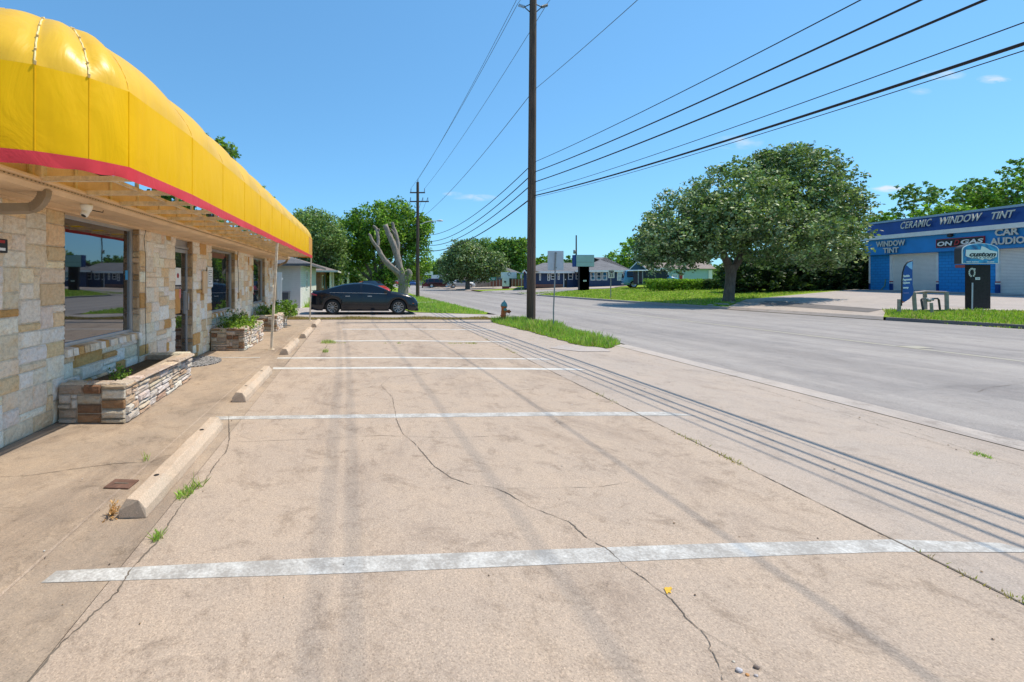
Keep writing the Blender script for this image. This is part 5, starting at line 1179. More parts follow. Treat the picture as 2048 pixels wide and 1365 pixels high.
# ================================================================== HOUSES AND OTHER BUILDINGS
def slabroof(mb,x0,x1,y0,y1,z,h,ov=.5,hip=0.0,axis='x',t=.14):
    """gable or hip roof: hip = inset of the ridge ends"""
    a,b,c,d=x0-ov,x1+ov,y0-ov,y1+ov
    if axis=='x': r0,r1=(a+hip,(c+d)/2,z+h),(b-hip,(c+d)/2,z+h); quads=[(0,1,5,4),(2,3,4,5),(3,0,4),(1,2,5)]
    else: r0,r1=((a+b)/2,c+hip,z+h),((a+b)/2,d-hip,z+h); quads=[(1,2,5,4),(3,0,4,5),(0,1,4),(2,3,5)]
    vs=[(a,c,z),(b,c,z),(b,d,z),(a,d,z),r0,r1]; mb.add(vs,quads); mb.add([(a,c,z),(b,c,z),(b,d,z),(a,d,z)],[(3,2,1,0)])
def win(par,b,x0,x1,z0,z1,y,m=.09,mull=True,fm='bright'):
    f=MB(); w=m
    f.box(x0-b.x,x0+w-b.x,y-.05-b.y,y-b.y,z0-b.z,z1-b.z); f.box(x1-w-b.x,x1-b.x,y-.05-b.y,y-b.y,z0-b.z,z1-b.z)
    f.box(x0+w-b.x,x1-w-b.x,y-.05-b.y,y-b.y,z0-b.z,z0+w-b.z); f.box(x0+w-b.x,x1-w-b.x,y-.05-b.y,y-b.y,z1-w-b.z,z1-b.z)
    if mull: zc=(z0+z1)/2; f.box(x0+w-b.x,x1-w-b.x,y-.045-b.y,y-b.y,zc-.03-b.z,zc+.03-b.z)
    fo=f.build('window',M[fm],par); g=MB(); g.box(x0+w-b.x,x1-w-b.x,y-.02-b.y,y-.005-b.y,z0+w-b.z,z1-w-b.z); g.build('pane',M['glass_far'],fo)
# navy office: wide front facing the camera
OYM=60.0
def ox(x,Y=OYM): return (x-VX)/FPX*Y
def oz(y,Y=OYM): return CAMZ+(VY-y)/FPX*Y
off=thing('navy_office','long navy sided single-storey office with white windows and a grey hip roof','building',(ox(1165),OYM,.6)); b=Vector(off.location)
mb=MB(); zg=.55-b.z; zt_=oz(541.5)-b.z
mb.box(ox(1160)-b.x,ox(1254)-b.x,0,11,zg,zt_); mb.box(ox(1060)-b.x,ox(1160)-b.x,1.2,10,zg,zt_-.12); mb.build('wall',M['navyside'],off)
mb=MB(); mb.box(ox(1062)-b.x,ox(1128)-b.x,1.1,1.199,zg,zg+.45); mb.build('brick_base',M['redbrick'],off)
mb=MB(); slabroof(mb,ox(1160)-b.x,ox(1254)-b.x,0,11,zt_,2.0,.6,4.6); slabroof(mb,ox(1050)-b.x,ox(1180)-b.x,1.2,10,zt_-.12,1.35,.5,2.8); mb.build('roof',M['shingle'],off)
mb=MB(); mb.box(ox(1150)-b.x,ox(1263)-b.x,-.66,-.6,zt_-.2,zt_+.02); mb.box(ox(1046)-b.x,ox(1150)-b.x-.01,.62,.68,zt_-.34,zt_-.1); mb.build('fascia',M['bright'],off)
for xa,xb,ya,yb,y in ((1071,1074.5,561.5,547.5,OYM+1.18),(1087.5,1092,562,547.5,OYM+1.18),(1094,1103.2,559.5,547.2,OYM+1.18),(1108,1112,560,547,OYM+1.18),(1129,1138.5,559.8,545.3,OYM+1.18),(1144,1153.5,559.3,545.3,OYM+1.18),(1181,1190.6,561.2,544.2,OYM),(1193,1202.8,561.2,544,OYM),(1204.8,1214.2,561,543.8,OYM),(1234,1245.5,561.5,543.8,OYM)):
    win(off,b,ox(xa,y),ox(xb,y),oz(ya,y),oz(yb,y),y)
mb=MB(); mb.box(ox(1120.5,61)-b.x,ox(1122,61)-b.x,1.05,1.19,zg,zt_-.1); mb.build('door_trim',M['bright'],off)
mb=MB(); mb.box(ox(1122.5,61)-b.x,ox(1128,61)-b.x,1.12,1.19,zg,zt_-.35); mb.build('door',M['black'],off)
mb=MB(); mb.box(ox(1123.5,61)-b.x,ox(1125.5,61)-b.x,1.08,1.11,oz(560.5)-b.z,oz(558.5)-b.z); mb.box(ox(1155,61)-b.x,ox(1158.5,61)-b.x,1.08,1.19,oz(554)-b.z,oz(551)-b.z); mb.build('notice',M['bright'],off)
# gabled end of the office
gz=57.5; ge=thing('navy_gable_house','small navy gabled block with red pediment at the left end of the office','building',(ox(1052,gz),gz,.5)); b=Vector(ge.location)
def gx(x): return ox(x,gz)-b.x
def gzz(y): return oz(y,gz)-b.z
mb=MB(); mb.box(gx(1047),gx(1066),0,8,0,gzz(547)); mb.build('wall',M['navyside'],ge)
mb=MB(); mb.prism([(gx(1045.5),gzz(547)),(gx(1055.5),gzz(547)),(gx(1050),gzz(541.5))],-.1,(0,0,0),(1,0,0),(0,0,1)); mb.build('pediment',pm('red_pediment',(.24,.05,.04),.6,.2,4),ge)
mb=MB(); xm,z1=gx(1049),gzz(539.5); xa,xb,z0=gx(1043),gx(1056),gzz(548)
mb.add([(xa,-.5,z0),(xm,-.5,z1),(xb,-.5,z0),(xa,8,z0),(xm,8,z1),(xb,8,z0)],[(0,1,4,3),(1,2,5,4)]); mb.add([(xb,-.3,z1-.02),(xm,-.3,z1-.02),(gx(1080),-.3,z0+.3),(gx(1080),6,z1),(xm,6,z1)],[(0,1,4,3,2)]); mb.build('roof',M['shingle'],ge)
mb=MB(); w_=.22
mb.add([(xa,-.55,z0-w_),(xm,-.55,z1-w_),(xm,-.55,z1),(xa,-.55,z0),(xb,-.55,z0-w_),(xb,-.55,z0)],[(0,1,2,3),(1,4,5,2)]); mb.build('barge_board',M['bright'],ge)
win(ge,b,ox(1053.5,gz),ox(1057,gz),oz(562,gz),oz(549,gz),gz-.01)
# slate blue gabled house behind the van
by=66.0; bh=thing('blue_gable_house','slate blue gabled house with a brown roof behind the parked van','house',(ox(1275,by),by,.8)); b=Vector(bh.location)
mb=MB(); q=lambda x:ox(x,by)-b.x; w=lambda y:oz(y,by)-b.z
mb.box(q(1258),q(1294),0,9,-.1,w(541)); mb.prism([(q(1258),w(541)),(q(1294),w(541)),(q(1276),w(524))],-9,(0,.0,0),(1,0,0),(0,0,1)); mb.box(q(1294)+.01,q(1350),1,9,-.1,w(541)); mb.build('wall',M['blueside'],bh,fix=True)
mb=MB(); mb.add([(q(1275.5),-.4,w(522.3)),(q(1297),-.4,w(542.3)),(q(1297),9,w(542.3)),(q(1275.5),9,w(522.3)),(q(1255),-.4,w(542.3)),(q(1255),9,w(542.3))],[(0,1,2,3),(0,3,5,4)])
mb.add([(q(1296),.4,w(542)),(q(1355),.4,w(542)),(q(1355),4.5,w(523)),(q(1276),4.5,w(523))],[(0,1,2,3)]); mb.build('roof',M['shingle_b'],bh)
mb=MB(); mb.add([(q(1255),-.45,w(544.5)),(q(1275.5),-.45,w(524.5)),(q(1275.5),-.45,w(522)),(q(1255),-.45,w(542)),(q(1297),-.45,w(544.5)),(q(1297),-.45,w(542))],[(0,1,2,3),(1,4,5,2)]); mb.box(q(1297),q(1352),.35,.41,w(544.2),w(542.2)); mb.build('fascia',M['bright'],bh)
for xa,xb in ((1263,1269),(1274,1280.5)): win(bh,b,ox(xa,by),ox(xb,by),oz(551,by),oz(542.3,by),by-.01)
# turquoise cottage seen under the oak
ty=58.0; tc=thing('turquoise_cottage','pale turquoise cottage with a porch and red door half hidden by the live oak','house',(ox(1375,ty),ty,.8)); b=Vector(tc.location); q=lambda x:ox(x,ty)-b.x; w=lambda y:oz(y,ty)-b.z
mb=MB(); mb.box(q(1338),q(1424),0,9,-.2,w(538)); mb.build('wall',M['tealside'],tc)
mb=MB(); slabroof(mb,q(1338),q(1424),0,9,w(538),2.2,.5,2.5); mb.build('roof',M['shingle_b'],tc)
mb=MB(); mb.box(q(1305),q(1336),-1.2,3,w(540),w(536.8)); mb.build('porch_roof',M['white'],tc)
for x in (1308.5,1337,1366):
    mb=MB(); mb.box(q(x)-.06,q(x)+.06,-1.1,-.98,-.2,w(540)); mb.build('porch_post',M['white'],tc)
mb=MB(); mb.box(q(1359),q(1366),-.06,-.002,-.1,w(547)); mb.build('door',M['red'],tc)
win(tc,b,ox(1344,ty),ox(1356,ty),oz(563,ty),oz(549,ty),ty-.01)
mb=MB(); mb.box(q(1417),q(1424.5),-.08,-.002,-.2,w(541)); mb.build('corner_trim',M['bright'],tc)
def skew(o,k):
    for ch in o.children:
        for v in ch.data.vertices: v.co.x+=k*v.co.y
        skew(ch,k)
skew(off,.42); skew(ge,.37); skew(bh,.61); skew(tc,.70)
# left neighbour
nh=thing('pale_brick_house','pale house with grey panel front and white brick side beyond the awning','house',(-3.33,25.4,0)); b=Vector(nh.location)
mb=MB(); mb.box(-9,-1.02,0,.12,0,2.44); mb.build('grey_panel',M['greypanel'],nh)
mb=MB(); mb.box(-1.02,0,0,9.2,0,1.25); mb.box(-9,-1.03,.125,9.2,0,1.25); mb.build('brick_wall',M['whitebrick'],nh)
mb=MB(); mb.box(-1.02,-.015,0.002,9.198,1.252,2.44); mb.box(-9,-1.03,.125,9.19,1.252,2.44); mb.build('siding',M['paleside'],nh)
mb=MB(); mb.box(-1.02,.004,-.012,-.001,0,2.44); mb.build('front_panel',M['greypanel'],nh)
mb=MB(); slabroof(mb,-9,0,0,9.6,2.47,1.75,.62,2.6,'y'); mb.build('roof',M['shingle'],nh)
mb=MB(); mb.box(.60,.66,-.66,10.2,2.36,2.49); mb.box(-9.6,.66,-.68,-.62,2.36,2.49); mb.build('fascia',pm('dark_fascia',(.10,.10,.11),.6,.2,4),nh)
f=MB(); f.box(-.01,.04,2.55,2.63,1.0,2.2); f.box(-.01,.04,3.27,3.35,1.0,2.2); f.box(-.01,.04,2.63,3.27,1.0,1.07); f.box(-.01,.04,2.63,3.27,2.13,2.2); f.box(-.01,.035,2.63,3.27,1.57,1.62); fo=f.build('window',M['bright'],nh)
g=MB(); g.box(-.01,.015,2.63,3.27,1.07,2.13); g.build('pane',M['glass_far'],fo)
wf=thing('white_gate','white board gate between the stone shop and the grey house','gate',(-4.1,21.3,0)); mb=MB()
for k in range(9): mb.box(-.45+k*.1,-.36+k*.1,0,.03,.04,1.95)
mb.build('boards',M['bright'],wf); mb=MB(); mb.box(-.48,.48,.031,.07,.3,.4); mb.box(-.48,.48,.031,.07,1.6,1.7); mb.build('rail',M['white'],wf)
tbn=thing('trash_bin','dark wheeled trash bin standing before the grey house front','bin',(-3.95,23.6,.01)); mb=MB()
mb.add([(-.22,-.25,.05),(.22,-.25,.05),(.22,.25,.05),(-.22,.25,.05),(-.29,-.33,.92),(.29,-.33,.92),(.29,.33,.92),(-.29,.33,.92)],[(0,3,2,1),(0,1,5,4),(1,2,6,5),(2,3,7,6),(3,0,4,7)]); mb.build('body',pm('bin_plastic',(.05,.06,.08),.5,.15,6),tbn)
mb=MB(); mb.box(-.31,.31,-.36,.36,.92,.97); mb.box(-.3,.3,.3,.38,.97,1.0); mb.build('lid',pm('bin_lid',(.09,.1,.12),.5,.15,6),tbn,bevel=.015)
for s in (-.26,.26):
    mb=MB(); mb.lathe([(.001,-.03),(.11,-.03),(.11,.03),(.001,.03)],14,(s,.3,.11),'x'); mb.build('wheel',M['rubber'],tbn)
def rowhouse(label,x,y,L,ht,wall,roofm,cols,doorm):
    t=thing('row_house',label,'house',(x,y,0.02),0,'row of low houses on the left beyond the sedan'); mb=MB(); mb.box(-9,-.9,0,L,0,ht); mb.build('wall',M[wall] if isinstance(wall,str) else wall,t)
    mb=MB(); slabroof(mb,-9,0,0,L,ht+.02,1.5,.55,2.2,'y'); mb.build('roof',M[roofm],t)
    mb=MB(); mb.box(.5,.56,-.6,L+.6,ht-.1,ht+.04); mb.box(-9.5,.56,-.62,-.56,ht-.1,ht+.04); mb.build('fascia',M['offwhite'],t)
    for k in range(cols):
        mb=MB(); yy=.3+k*L/max(1,cols-1)*.9; mb.box(-.18,-.02,yy,yy+.16,0,ht); mb.build('porch_post',M['white'],t)
    mb=MB(); mb.box(-.93,-.901+.04,L*.45,L*.45+1,0,2.05); mb.box(-2.4,-1.5,-.04,-.002,0,2.05); mb.build('door',doorm,t)
    f=MB(); f.box(-.93,-.85,L*.15,L*.15+1.2,.9,2.0); fo=f.build('window',M['bright'],t); g=MB(); g.box(-.9,-.84,L*.15+.1,L*.15+1.1,1.0,1.9); g.build('pane',M['glass_far'],fo)
rowhouse('brown brick house with white porch posts past the pale brick house',-2.35,37.5,8,2.3,'redbrick','shingle_b',3,pm('teal_door',(.02,.13,.17),.5,.1,5))
rowhouse('teal fronted low house third along on the left',-2.0,49.5,9,2.35,pm('teal_wall',(.03,.14,.18),.6,.2,3),'shingle_b',4,M['offwhite'])
rowhouse('pale lilac and white low house further along on the left',-1.6,62,9,2.4,pm('lilac_wall',(.42,.36,.5),.6,.2,3),'shingle',4,M['navy'])
rowhouse('tan brick house at the far end of the left row',-1.5,77,10,2.4,pm('tan_brick',(.55,.33,.18),.7,.2,3),'shingle_b',4,M['white'])
# far side commercial bits
def simplebox(name,label,cat,x0,x1,y0,y1,Y,d,mat,group=None,z0=None):
    a=P(x0,y1,Y); c=P(x1,y0,Y); t=thing(name,label,cat,((a.x+c.x)/2,Y,a.z),0,group); w=(c.x-a.x)/2; mb=MB(); mb.box(-w,w,0,d,0,c.z-a.z); mb.build('wall',mat,t); return t,w,c.z-a.z
t,w,h=simplebox('red_store','distant low store with a red fascia at the end of the road','building',838,872,553,571,135,12,M['offwhite'])
mb=MB(); mb.box(-w-.3,w*.7,-.5,12,h*.55,h+.6); mb.build('fascia',M['red'],t); mb=MB(); mb.box(-w*.6,-w*.1,-.52,-.502,h*.65,h*.95); mb.build('sign_panel',M['bright'],t)
t,w,h=simplebox('brown_store','low dark-roofed building behind the white L-shaped sign','building',1000,1034,546,570,80,4,pm('teal_building',(.05,.12,.16),.7,.2,2))
mb=MB(); slabroof(mb,-w,w,0,8,h,1.2,.5,1.5); mb.build('roof',M['shingle'],t)
t,w,h=simplebox('maroon_store','small maroon shop with white fascia left of the parked vehicles','building',876,895,560,574,92,8,pm('maroon_wall',(.25,.03,.03),.6,.2,2)); mb=MB(); mb.box(-w-.1,w+.1,-.3,8,h,h+1.0); mb.build('fascia',M['white'],t)
t,w,h=simplebox('pale_house','pale low roofed house behind the round oak','house',900,960,556,572,88,9,M['offwhite']); mb=MB(); slabroof(mb,-w,w,0,9,h,1.4,.6,2); mb.build('roof',M['offwhite'],t)
def fence(label,x0,x1,ytop,Y,mat,n=6):
    a=P(x0,570,Y); c=P(x1,ytop,Y); zg=H((a.x+c.x)/2,Y); t=thing('wood_fence',label,'fence',(a.x,Y,zg)); L=c.x-a.x; h=c.z-zg; mb=MB(); mb.box(0,L,0,.03,0,h); mb.build('boards',M[mat],t)
    for k in range(n):
        mb=MB(); mb.box(L*k/(n-1)-.06,L*k/(n-1)+.06,-.08,-.002,0,h+.08); mb.build('post',M['woodgrey'],t)
fence('weathered brown picket fence by the far white sign',873,900,558,96,'fence_g'); fence('grey wood fence behind the silver car',950,985,561.5,78,'fence_g'); fence('reddish brown wood fence behind the street name sign',980,1012,560,77,'fence_b'); fence('reddish brown wood fence right of the white sign',1018,1050,559,74,'fence_b')
# signs across the road
def signpost(name,label,cat,px,pybase,boxes,post=True,Yo=None,r=.035):
    g=GT(px,pybase); t=thing(name,label,cat,tuple(g)); b=Vector(g)
    if post:
        mb=MB(); mb.tube([(0,0,-.1),(0,0,P(px,boxes[0][3],g.y).z-b.z)],r,8); mb.build('post',M['steel'],t)
    for (nm,x0,x1,y0,y1,mat,d) in boxes:
        a=P(x0,y1,g.y)-b; c=P(x1,y0,g.y)-b; mb=MB(); mb.box(a.x,c.x,-.05-d,-.05,a.z,c.z); mb.build(nm,mat,t)
    return t,b
t,b=signpost('speed_limit_sign','white speed limit 35 sign on the lawn before the navy office','sign',1221.5,597,[('panel',1215.5,1228,540.5,556.5,M['bright'],.02)])
for body,yy,s in (('SPEED',543.2,2.6),('LIMIT',546.2,2.6),('35',551.8,6.2)):
    o=text('lettering',body,s/FPX*b.y*1.38,tuple(P(1221.7,yy,b.y)-b+Vector((0,-.075,0))),(1,0,0),(0,0,1),M['black'],t,.004,0,.004)
t,b=signpost('monument_sign','black pillar sign with a blank pale teal cabinet before the navy office','sign',1169,581,[('cabinet',1152,1187.5,511,533.5,pm('teal_face',(.42,.55,.55),.5,.1,2),.05),('column',1159,1178,533.6,582,M['black'],.0)],False)
b_=b; mb=MB(); a=P(1149,534,b.y)-b; c=P(1187.8,510.3,b.y)-b; mb.box(a.x,c.x,-.045,.55,a.z,c.z); mb.build('cabinet_side',M['navy'],t)
mb=MB(); a=P(1159.2,582,b.y)-b; c=P(1177.8,534.1,b.y)-b; mb.box(a.x,c.x,-.04,.4,a.z,c.z); mb.build('pillar',M['black'],t)
mb=MB(); a=P(1152,525.2,b.y)-b; c=P(1187.5,524.5,b.y)-b; mb.box(a.x,c.x,-.11,-.099,a.z,c.z); mb.build('divider',M['steel'],t)
mb=MB(); a=P(1166,563.5,b.y)-b; c=P(1172.5,560.5,b.y)-b; mb.box(a.x,c.x,-.07,-.051,a.z,c.z); mb.build('number_plate',M['bright'],t)
text('lettering','5006',.13,tuple(P(1169.2,562,b.y)-b+Vector((0,-.073,0))),(1,0,0),(0,0,1),M['darksteel'],t,.002)
t,b=signpost('l_shaped_sign','white L-shaped board sign with a maroon base at the side street corner','sign',1011,578.5,[('panel',1001.5,1031.5,545,557,M['bright'],.3),('lower_panel',1004,1017,557.05,576,M['bright'],.3),('maroon_base',1004,1017,573.2,577.8,pm('maroon_strip',(.26,.03,.07),.6,.2,3),.32)],False)
mb=MB(); a=P(1018.2,575.5,b.y)-b; c=P(1022,557.2,b.y)-b; mb.box(a.x,c.x,-.05,.25,a.z,c.z); mb.build('pillar',M['black'],t)
mb=MB(); q_=P(1017,548.8,b.y)-b; 
for k in range(14):
    a0=k/14*5.2; mb.box(q_.x+.22*math.cos(a0)-.035,q_.x+.22*math.cos(a0)+.035,-.37,-.352,q_.z+.22*math.sin(a0)-.035,q_.z+.22*math.sin(a0)+.035)
q_=P(1008,564,b.y)-b; mb.box(q_.x-.1,q_.x+.12,-.37,-.352,q_.z-.12,q_.z+.12); mb.box(q_.x+.12,q_.x+.18,-.37,-.352,q_.z-.3,q_.z+.12); mb.build('emblem',M['darksteel'],t)
t,b=signpost('street_name_sign','green street sign panel on a post at the side street corner','sign',986,578,[('panel',980.5,991.5,554.5,561.5,pm('sign_green',(.01,.22,.13),.5,.1,3),.03)])
mb=MB(); q_=P(986,556.8,b.y)-b; mb.box(q_.x-.28,q_.x+.3,-.088,-.081,q_.z-.03,q_.z+.03); q_=P(986,559.2,b.y)-b; mb.box(q_.x-.18,q_.x+.22,-.088,-.081,q_.z-.03,q_.z+.03); mb.build('legend',M['bright'],t)
t,b=signpost('street_name_post','thin post with teal street name blades left of the near utility pole','sign',1042.5,582,[('name_blade',1037,1047,546,548.2,M['teal'],.01),('stop_back',1040,1044,549.5,557,M['alu_dull'],.02)])
signpost('blank_sign','tall white blank board sign on a post at the far store','sign',857,572,[('panel',849.5,865.5,543.3,550.3,M['bright'],.2)]); signpost('blank_sign','wide white sign board above the maroon shop','sign',886,575,[('panel',876,890.5,550,559.5,M['bright'],.2)])

# ================================================================== VEHICLES
def vehicle(name,label,cat,prof,belt,W_,wheels,rw,z0,paint,glassx,wind,rear,rot,loc,rim='alu',detail=False,group=None,boxy=0.0,pil=(.06,)):
    """prof: roofline (x,z); belt: (x,z); glassx: side window spans; wind/rear: spans of windscreens along the roofline"""
    t=thing(name,label,cat,loc,rot,group); L=prof[-1][0]
    xs=sorted(set([round(v,3) for v in list(np.linspace(0,L,44))+[p for s in glassx for p in s]+list(wind)+list(rear)+[w+rw*1.12*math.cos(a) for w in wheels for a in np.linspace(0,math.pi,13)] if 0<=v<=L]))
    body=MB(); glass=MB(); ring=[]
    cab0,cab1=min(rear[0],wind[0],rear[1]),max(wind)
    for x in xs:
        zt=interp(x,prof); zb=min(interp(x,belt),zt-.015); e=min(x,L-x); taper=1-.16*max(0,1-e/.55)**2; hw=W_/2*taper
        zl=z0
        for w in wheels:
            d=abs(x-w)
            if d<rw*1.12: zl=max(zl,rw+math.sqrt(max(0,(rw*1.12)**2-d*d)))
        zl=min(zl,zb-.03); zl+= .07*max(0,1-e/.3)
        cabin=cab0<x<cab1
        k=max(0,min(1,(zt-zb)/.45)) ; hwt=hw*(.93-(.20-.12*boxy)*k)
        ring.append([(hw*.86,zl),(hw*.985,zl),(hw,lerp(zl,zb,.35)),(hw*.992,lerp(zl,zb,.72)),(hw*.955,zb),(hwt,lerp(zb,zt,.86)),(hwt*.86,lerp(zb,zt,.975)),(0,zt)])
    n=len(xs); R_=8
    vs=[(xs[i]-L/2,-p[0],p[1]) for i in range(n) for p in ring[i]]+[(xs[i]-L/2,p[0],p[1]) for i in range(n) for p in ring[i]]
    off_=n*R_; bf=[];gf={'side':[],'wind':[],'rear':[]}
    for i in range(n-1):
        xm=(xs[i]+xs[i+1])/2
        for j in range(R_-1):
            key=None
            if j==4 and any(a<xm<b_ for a,b_ in glassx): key='side'
            if j>=5 and wind[0]<xm<wind[1]: key='wind'
            if j>=5 and rear[0]<xm<rear[1]: key='rear'
            a=i*R_+j; f1=(a,a+R_,a+R_+1,a+1); f2=tuple(off_+q for q in reversed(f1))
            if key=='side':
                si=[q for q,(a_,b_) in enumerate(glassx) if a_<xm<b_][0]
                gf.setdefault(('side',si,0),[]).append(f1); gf.setdefault(('side',si,1),[]).append(f2)
            else: (gf[key] if key else bf).extend([f1,f2])
    for s in (0,off_):
        pass
    bf.append(tuple([j for j in range(R_)]+[off_+j for j in reversed(range(R_-1))])); q=(n-1)*R_
    bf.append(tuple(reversed([q+j for j in range(R_)]+[off_+q+j for j in reversed(range(R_-1))])))
    def mk(nm,fs,mat,par=t):
        m_=MB(); m_.add(vs,fs,None,True); o=m_.build(nm,mat,par,fix=True)
        import bmesh
        bm=bmesh.new(); bm.from_mesh(o.data); loose=[v for v in bm.verts if not v.link_faces]; bmesh.ops.delete(bm,geom=loose,context='VERTS'); bm.to_mesh(o.data); bm.free(); return o
    mk('body',bf,paint); 
    for k,fl in gf.items():
        if fl: mk({'wind':'windscreen','rear':'rear_window'}.get(k,'side_window'),fl,M['glass_car'])
    ub=MB(); ub.box(-L/2+.25,L/2-.25,-W_/2*.8,W_/2*.8,z0+.04,min(.75,interp(L/2,belt)-.1)); ub.build('underbody',M['rubber'],t)
    for wx in wheels:
        for sy_ in (-1,1):
            yc=sy_*(W_/2-.13); wm=MB(); wm.lathe([(rw*.68,-.11),(rw*.95,-.11),(rw,-.07),(rw,.07),(rw*.95,.11),(rw*.68,.11)],28,(0,0,0),'y')
            o=wm.build('wheel',M['rubber'],t,loc=(wx-L/2,yc,rw)); rm=MB(); sgn=sy_
            rm.lathe([(rw*.70,sgn*.105),(rw*.66,sgn*.112),(rw*.62,sgn*.06)]+([] if detail else [(rw*.15,sgn*.05)]),28,(0,0,0),'y')
            if detail:
                for k in range(10):
                    a=k*math.pi/5+.15
                    for da in (-.07,.07): rm.tube([(rw*.12*math.cos(a),sgn*.085,rw*.12*math.sin(a)),(rw*.66*math.cos(a+da),sgn*.10,rw*.66*math.sin(a+da))],.015,4,smooth=False)
                rm.lathe([(.001,sgn*.1),(.05,sgn*.1),(.06,sgn*.07)],12,(0,0,0),'y')
                dd=MB(); dd.lathe([(rw*.6,sgn*.045),(.001,sgn*.045)],24,(0,0,0),'y'); dd.build('brake_disc',M['rubber'],o)
            else: rm.lathe([(rw*.15,sgn*.06),(.001,sgn*.08)],12,(0,0,0),'y')
            rm.build('rim',M[rim],o)
    return t,L
M['rimdark']=pm('dark_alloy',(.34,.34,.35),.3,.1,6,metal=.8)
cp=carpaint('black_car_paint',(.006,.008,.014))
CYc=21.55; prof=[(0,.80),(.03,1.0),(.12,1.075),(.3,1.06),(.6,1.12),(1.0,1.25),(1.5,1.385),(2.0,1.445),(2.4,1.45),(2.8,1.41),(3.15,1.30),(3.5,1.14),(3.72,1.04),(4.0,1.01),(4.4,.93),(4.7,.82),(4.86,.70),(4.92,.55)]
belt=[(0,.70),(.1,.97),(.5,1.0),(1.2,1.0),(2.5,.98),(3.6,.94),(4.2,.88),(4.7,.72),(4.92,.5)]
sx=(728-VX)/FPX*20.7
car,L=vehicle('parked_sedan','glossy black fastback sedan parked side-on in the next driveway','car',prof,belt,1.88,(1.03,4.02),.345,.19,cp,[(.95,1.42),(1.47,2.28),(2.38,3.45)],(2.72,3.7),(.55,1.75),0,(sx,CYc,.012),'rimdark',True)
def cpart(nm,mb,mat): return mb.build(nm,mat,car)
def cx_(x): return x-L/2
yS=-.94
mb=MB(); pts=[(cx_(x),-(.94*(1-.16*max(0,1-min(x,L-x)/.55)**2))*.958-.006,interp(x,belt)+.004) for x in np.linspace(.9,3.5,16)]; mb.tube(pts,.008,5); cpart('belt_trim',mb,M['alu'])
pts=[(cx_(x),-.775-.0,interp(x,prof)-.06) for x in np.linspace(1.1,3.3,14)]
mb=MB(); mb.box(cx_(3.36),cx_(3.52),-1.08,-.93,.98,1.1); cpart('mirror',mb,cp).modifiers.new('b','BEVEL').width=.03
mb=MB(); mb.box(cx_(3.36),cx_(3.52),.93,1.08,.98,1.1); cpart('mirror',mb,cp).modifiers.new('b','BEVEL').width=.03
for x in (1.62,2.62):
    mb=MB(); mb.box(cx_(x),cx_(x+.2),-.975,-.93,.83,.86); cpart('door_handle',mb,M['alu'])
for x,z0_,z1_ in ((1.40,.3,.98),(2.36,.28,.98),(3.46,.3,.93)):
    mb=MB(); mb.box(cx_(x),cx_(x)+.008,-.9425,-.935,z0_,z1_-.05); cpart('door_gap',mb,M['rubber'])
for s in (-1,1):
    mb=MB(); mb.tube([(cx_(.07),s*.72,.95),(cx_(.10),s*.80,.92),(cx_(.32),s*.90,.88)],[.05,.055,.03],6); cpart('tail_lamp',mb,pm('tail_red',(.25,.01,.015),.25,.1,5,coat=1))
    mb=MB(); mb.tube([(cx_(4.83),s*.55,.70),(cx_(4.76),s*.72,.73),(cx_(4.55),s*.84,.80)],[.035,.045,.025],6); cpart('headlight',mb,M['alu'])
    mb=MB(); mb.tube([(cx_(4.88),s*.66,.66),(cx_(4.84),s*.73,.5),(cx_(4.84),s*.73,.35)],.014,5); cpart('running_light',mb,M['alu'])
    mb=MB(); mb.box(cx_(4.62),cx_(4.74),s*.86-.03,s*.86+.03,.50,.53); cpart('side_marker',mb,pm('amber',(.6,.16,.02),.3,.1,5))
mb=MB(); mb.box(cx_(4.86),cx_(4.93),-.5,.5,.32,.62); cpart('grille',mb,M['black'])
mb=MB(); mb.box(cx_(4.93),cx_(4.97),-.26,.26,.40,.50); cpart('number_plate',mb,M['black'])
mb=MB(); mb.box(cx_(.03),cx_(.45),-.60,.60,1.075,1.09); cpart('spoiler',mb,cp)
mb=MB(); mb.box(cx_(.0),cx_(.3),-.75,.75,.22,.42); cpart('rear_bumper',mb,M['rubber'])
mb=MB(); mb.box(cx_(4.6),cx_(4.95),-.78,.78,.17,.25); cpart('splitter',mb,M['rubber'])
mb=MB(); mb.box(cx_(1.4),cx_(3.6),-.925,-.90,.175,.23); cpart('sill',mb,M['rubber'])
# other vehicles
P_S=[(0,.72),(.1,.95),(.9,1.02),(1.5,1.38),(2.6,1.43),(3.3,1.1),(4.2,.9),(4.5,.6)]; B_S=[(0,.65),(.2,.88),(3.2,.92),(4.3,.75),(4.5,.5)]
P_U=[(0,.9),(.08,1.5),(.3,1.72),(2.8,1.74),(3.5,1.15),(4.4,1.05),(4.6,.7)]; B_U=[(0,.8),(.2,1.05),(3.4,1.05),(4.4,.95),(4.6,.6)]
def place(px,py,prof,**k): g=GT(px,py); return (g.x,g.y,g.z)
vehicle('parked_car','red car parked end-on behind the black sedan roof','car',P_S,B_S,1.85,(.8,3.5),.32,.2,carpaint('red_car_paint',(.45,.02,.03)),[(1.3,2.1),(2.2,3.2)],(2.6,3.35),(.9,1.55),R(-75),(.75,33,.1))
vehicle('parked_car','silver sedan parked beyond the road under the round oak','car',P_S,B_S,1.8,(.8,3.6),.32,.2,carpaint('silver_paint',(.42,.44,.47)),[(1.3,2.1),(2.2,3.2)],(2.6,3.35),(.9,1.55),0,place(922,576.5,P_S))
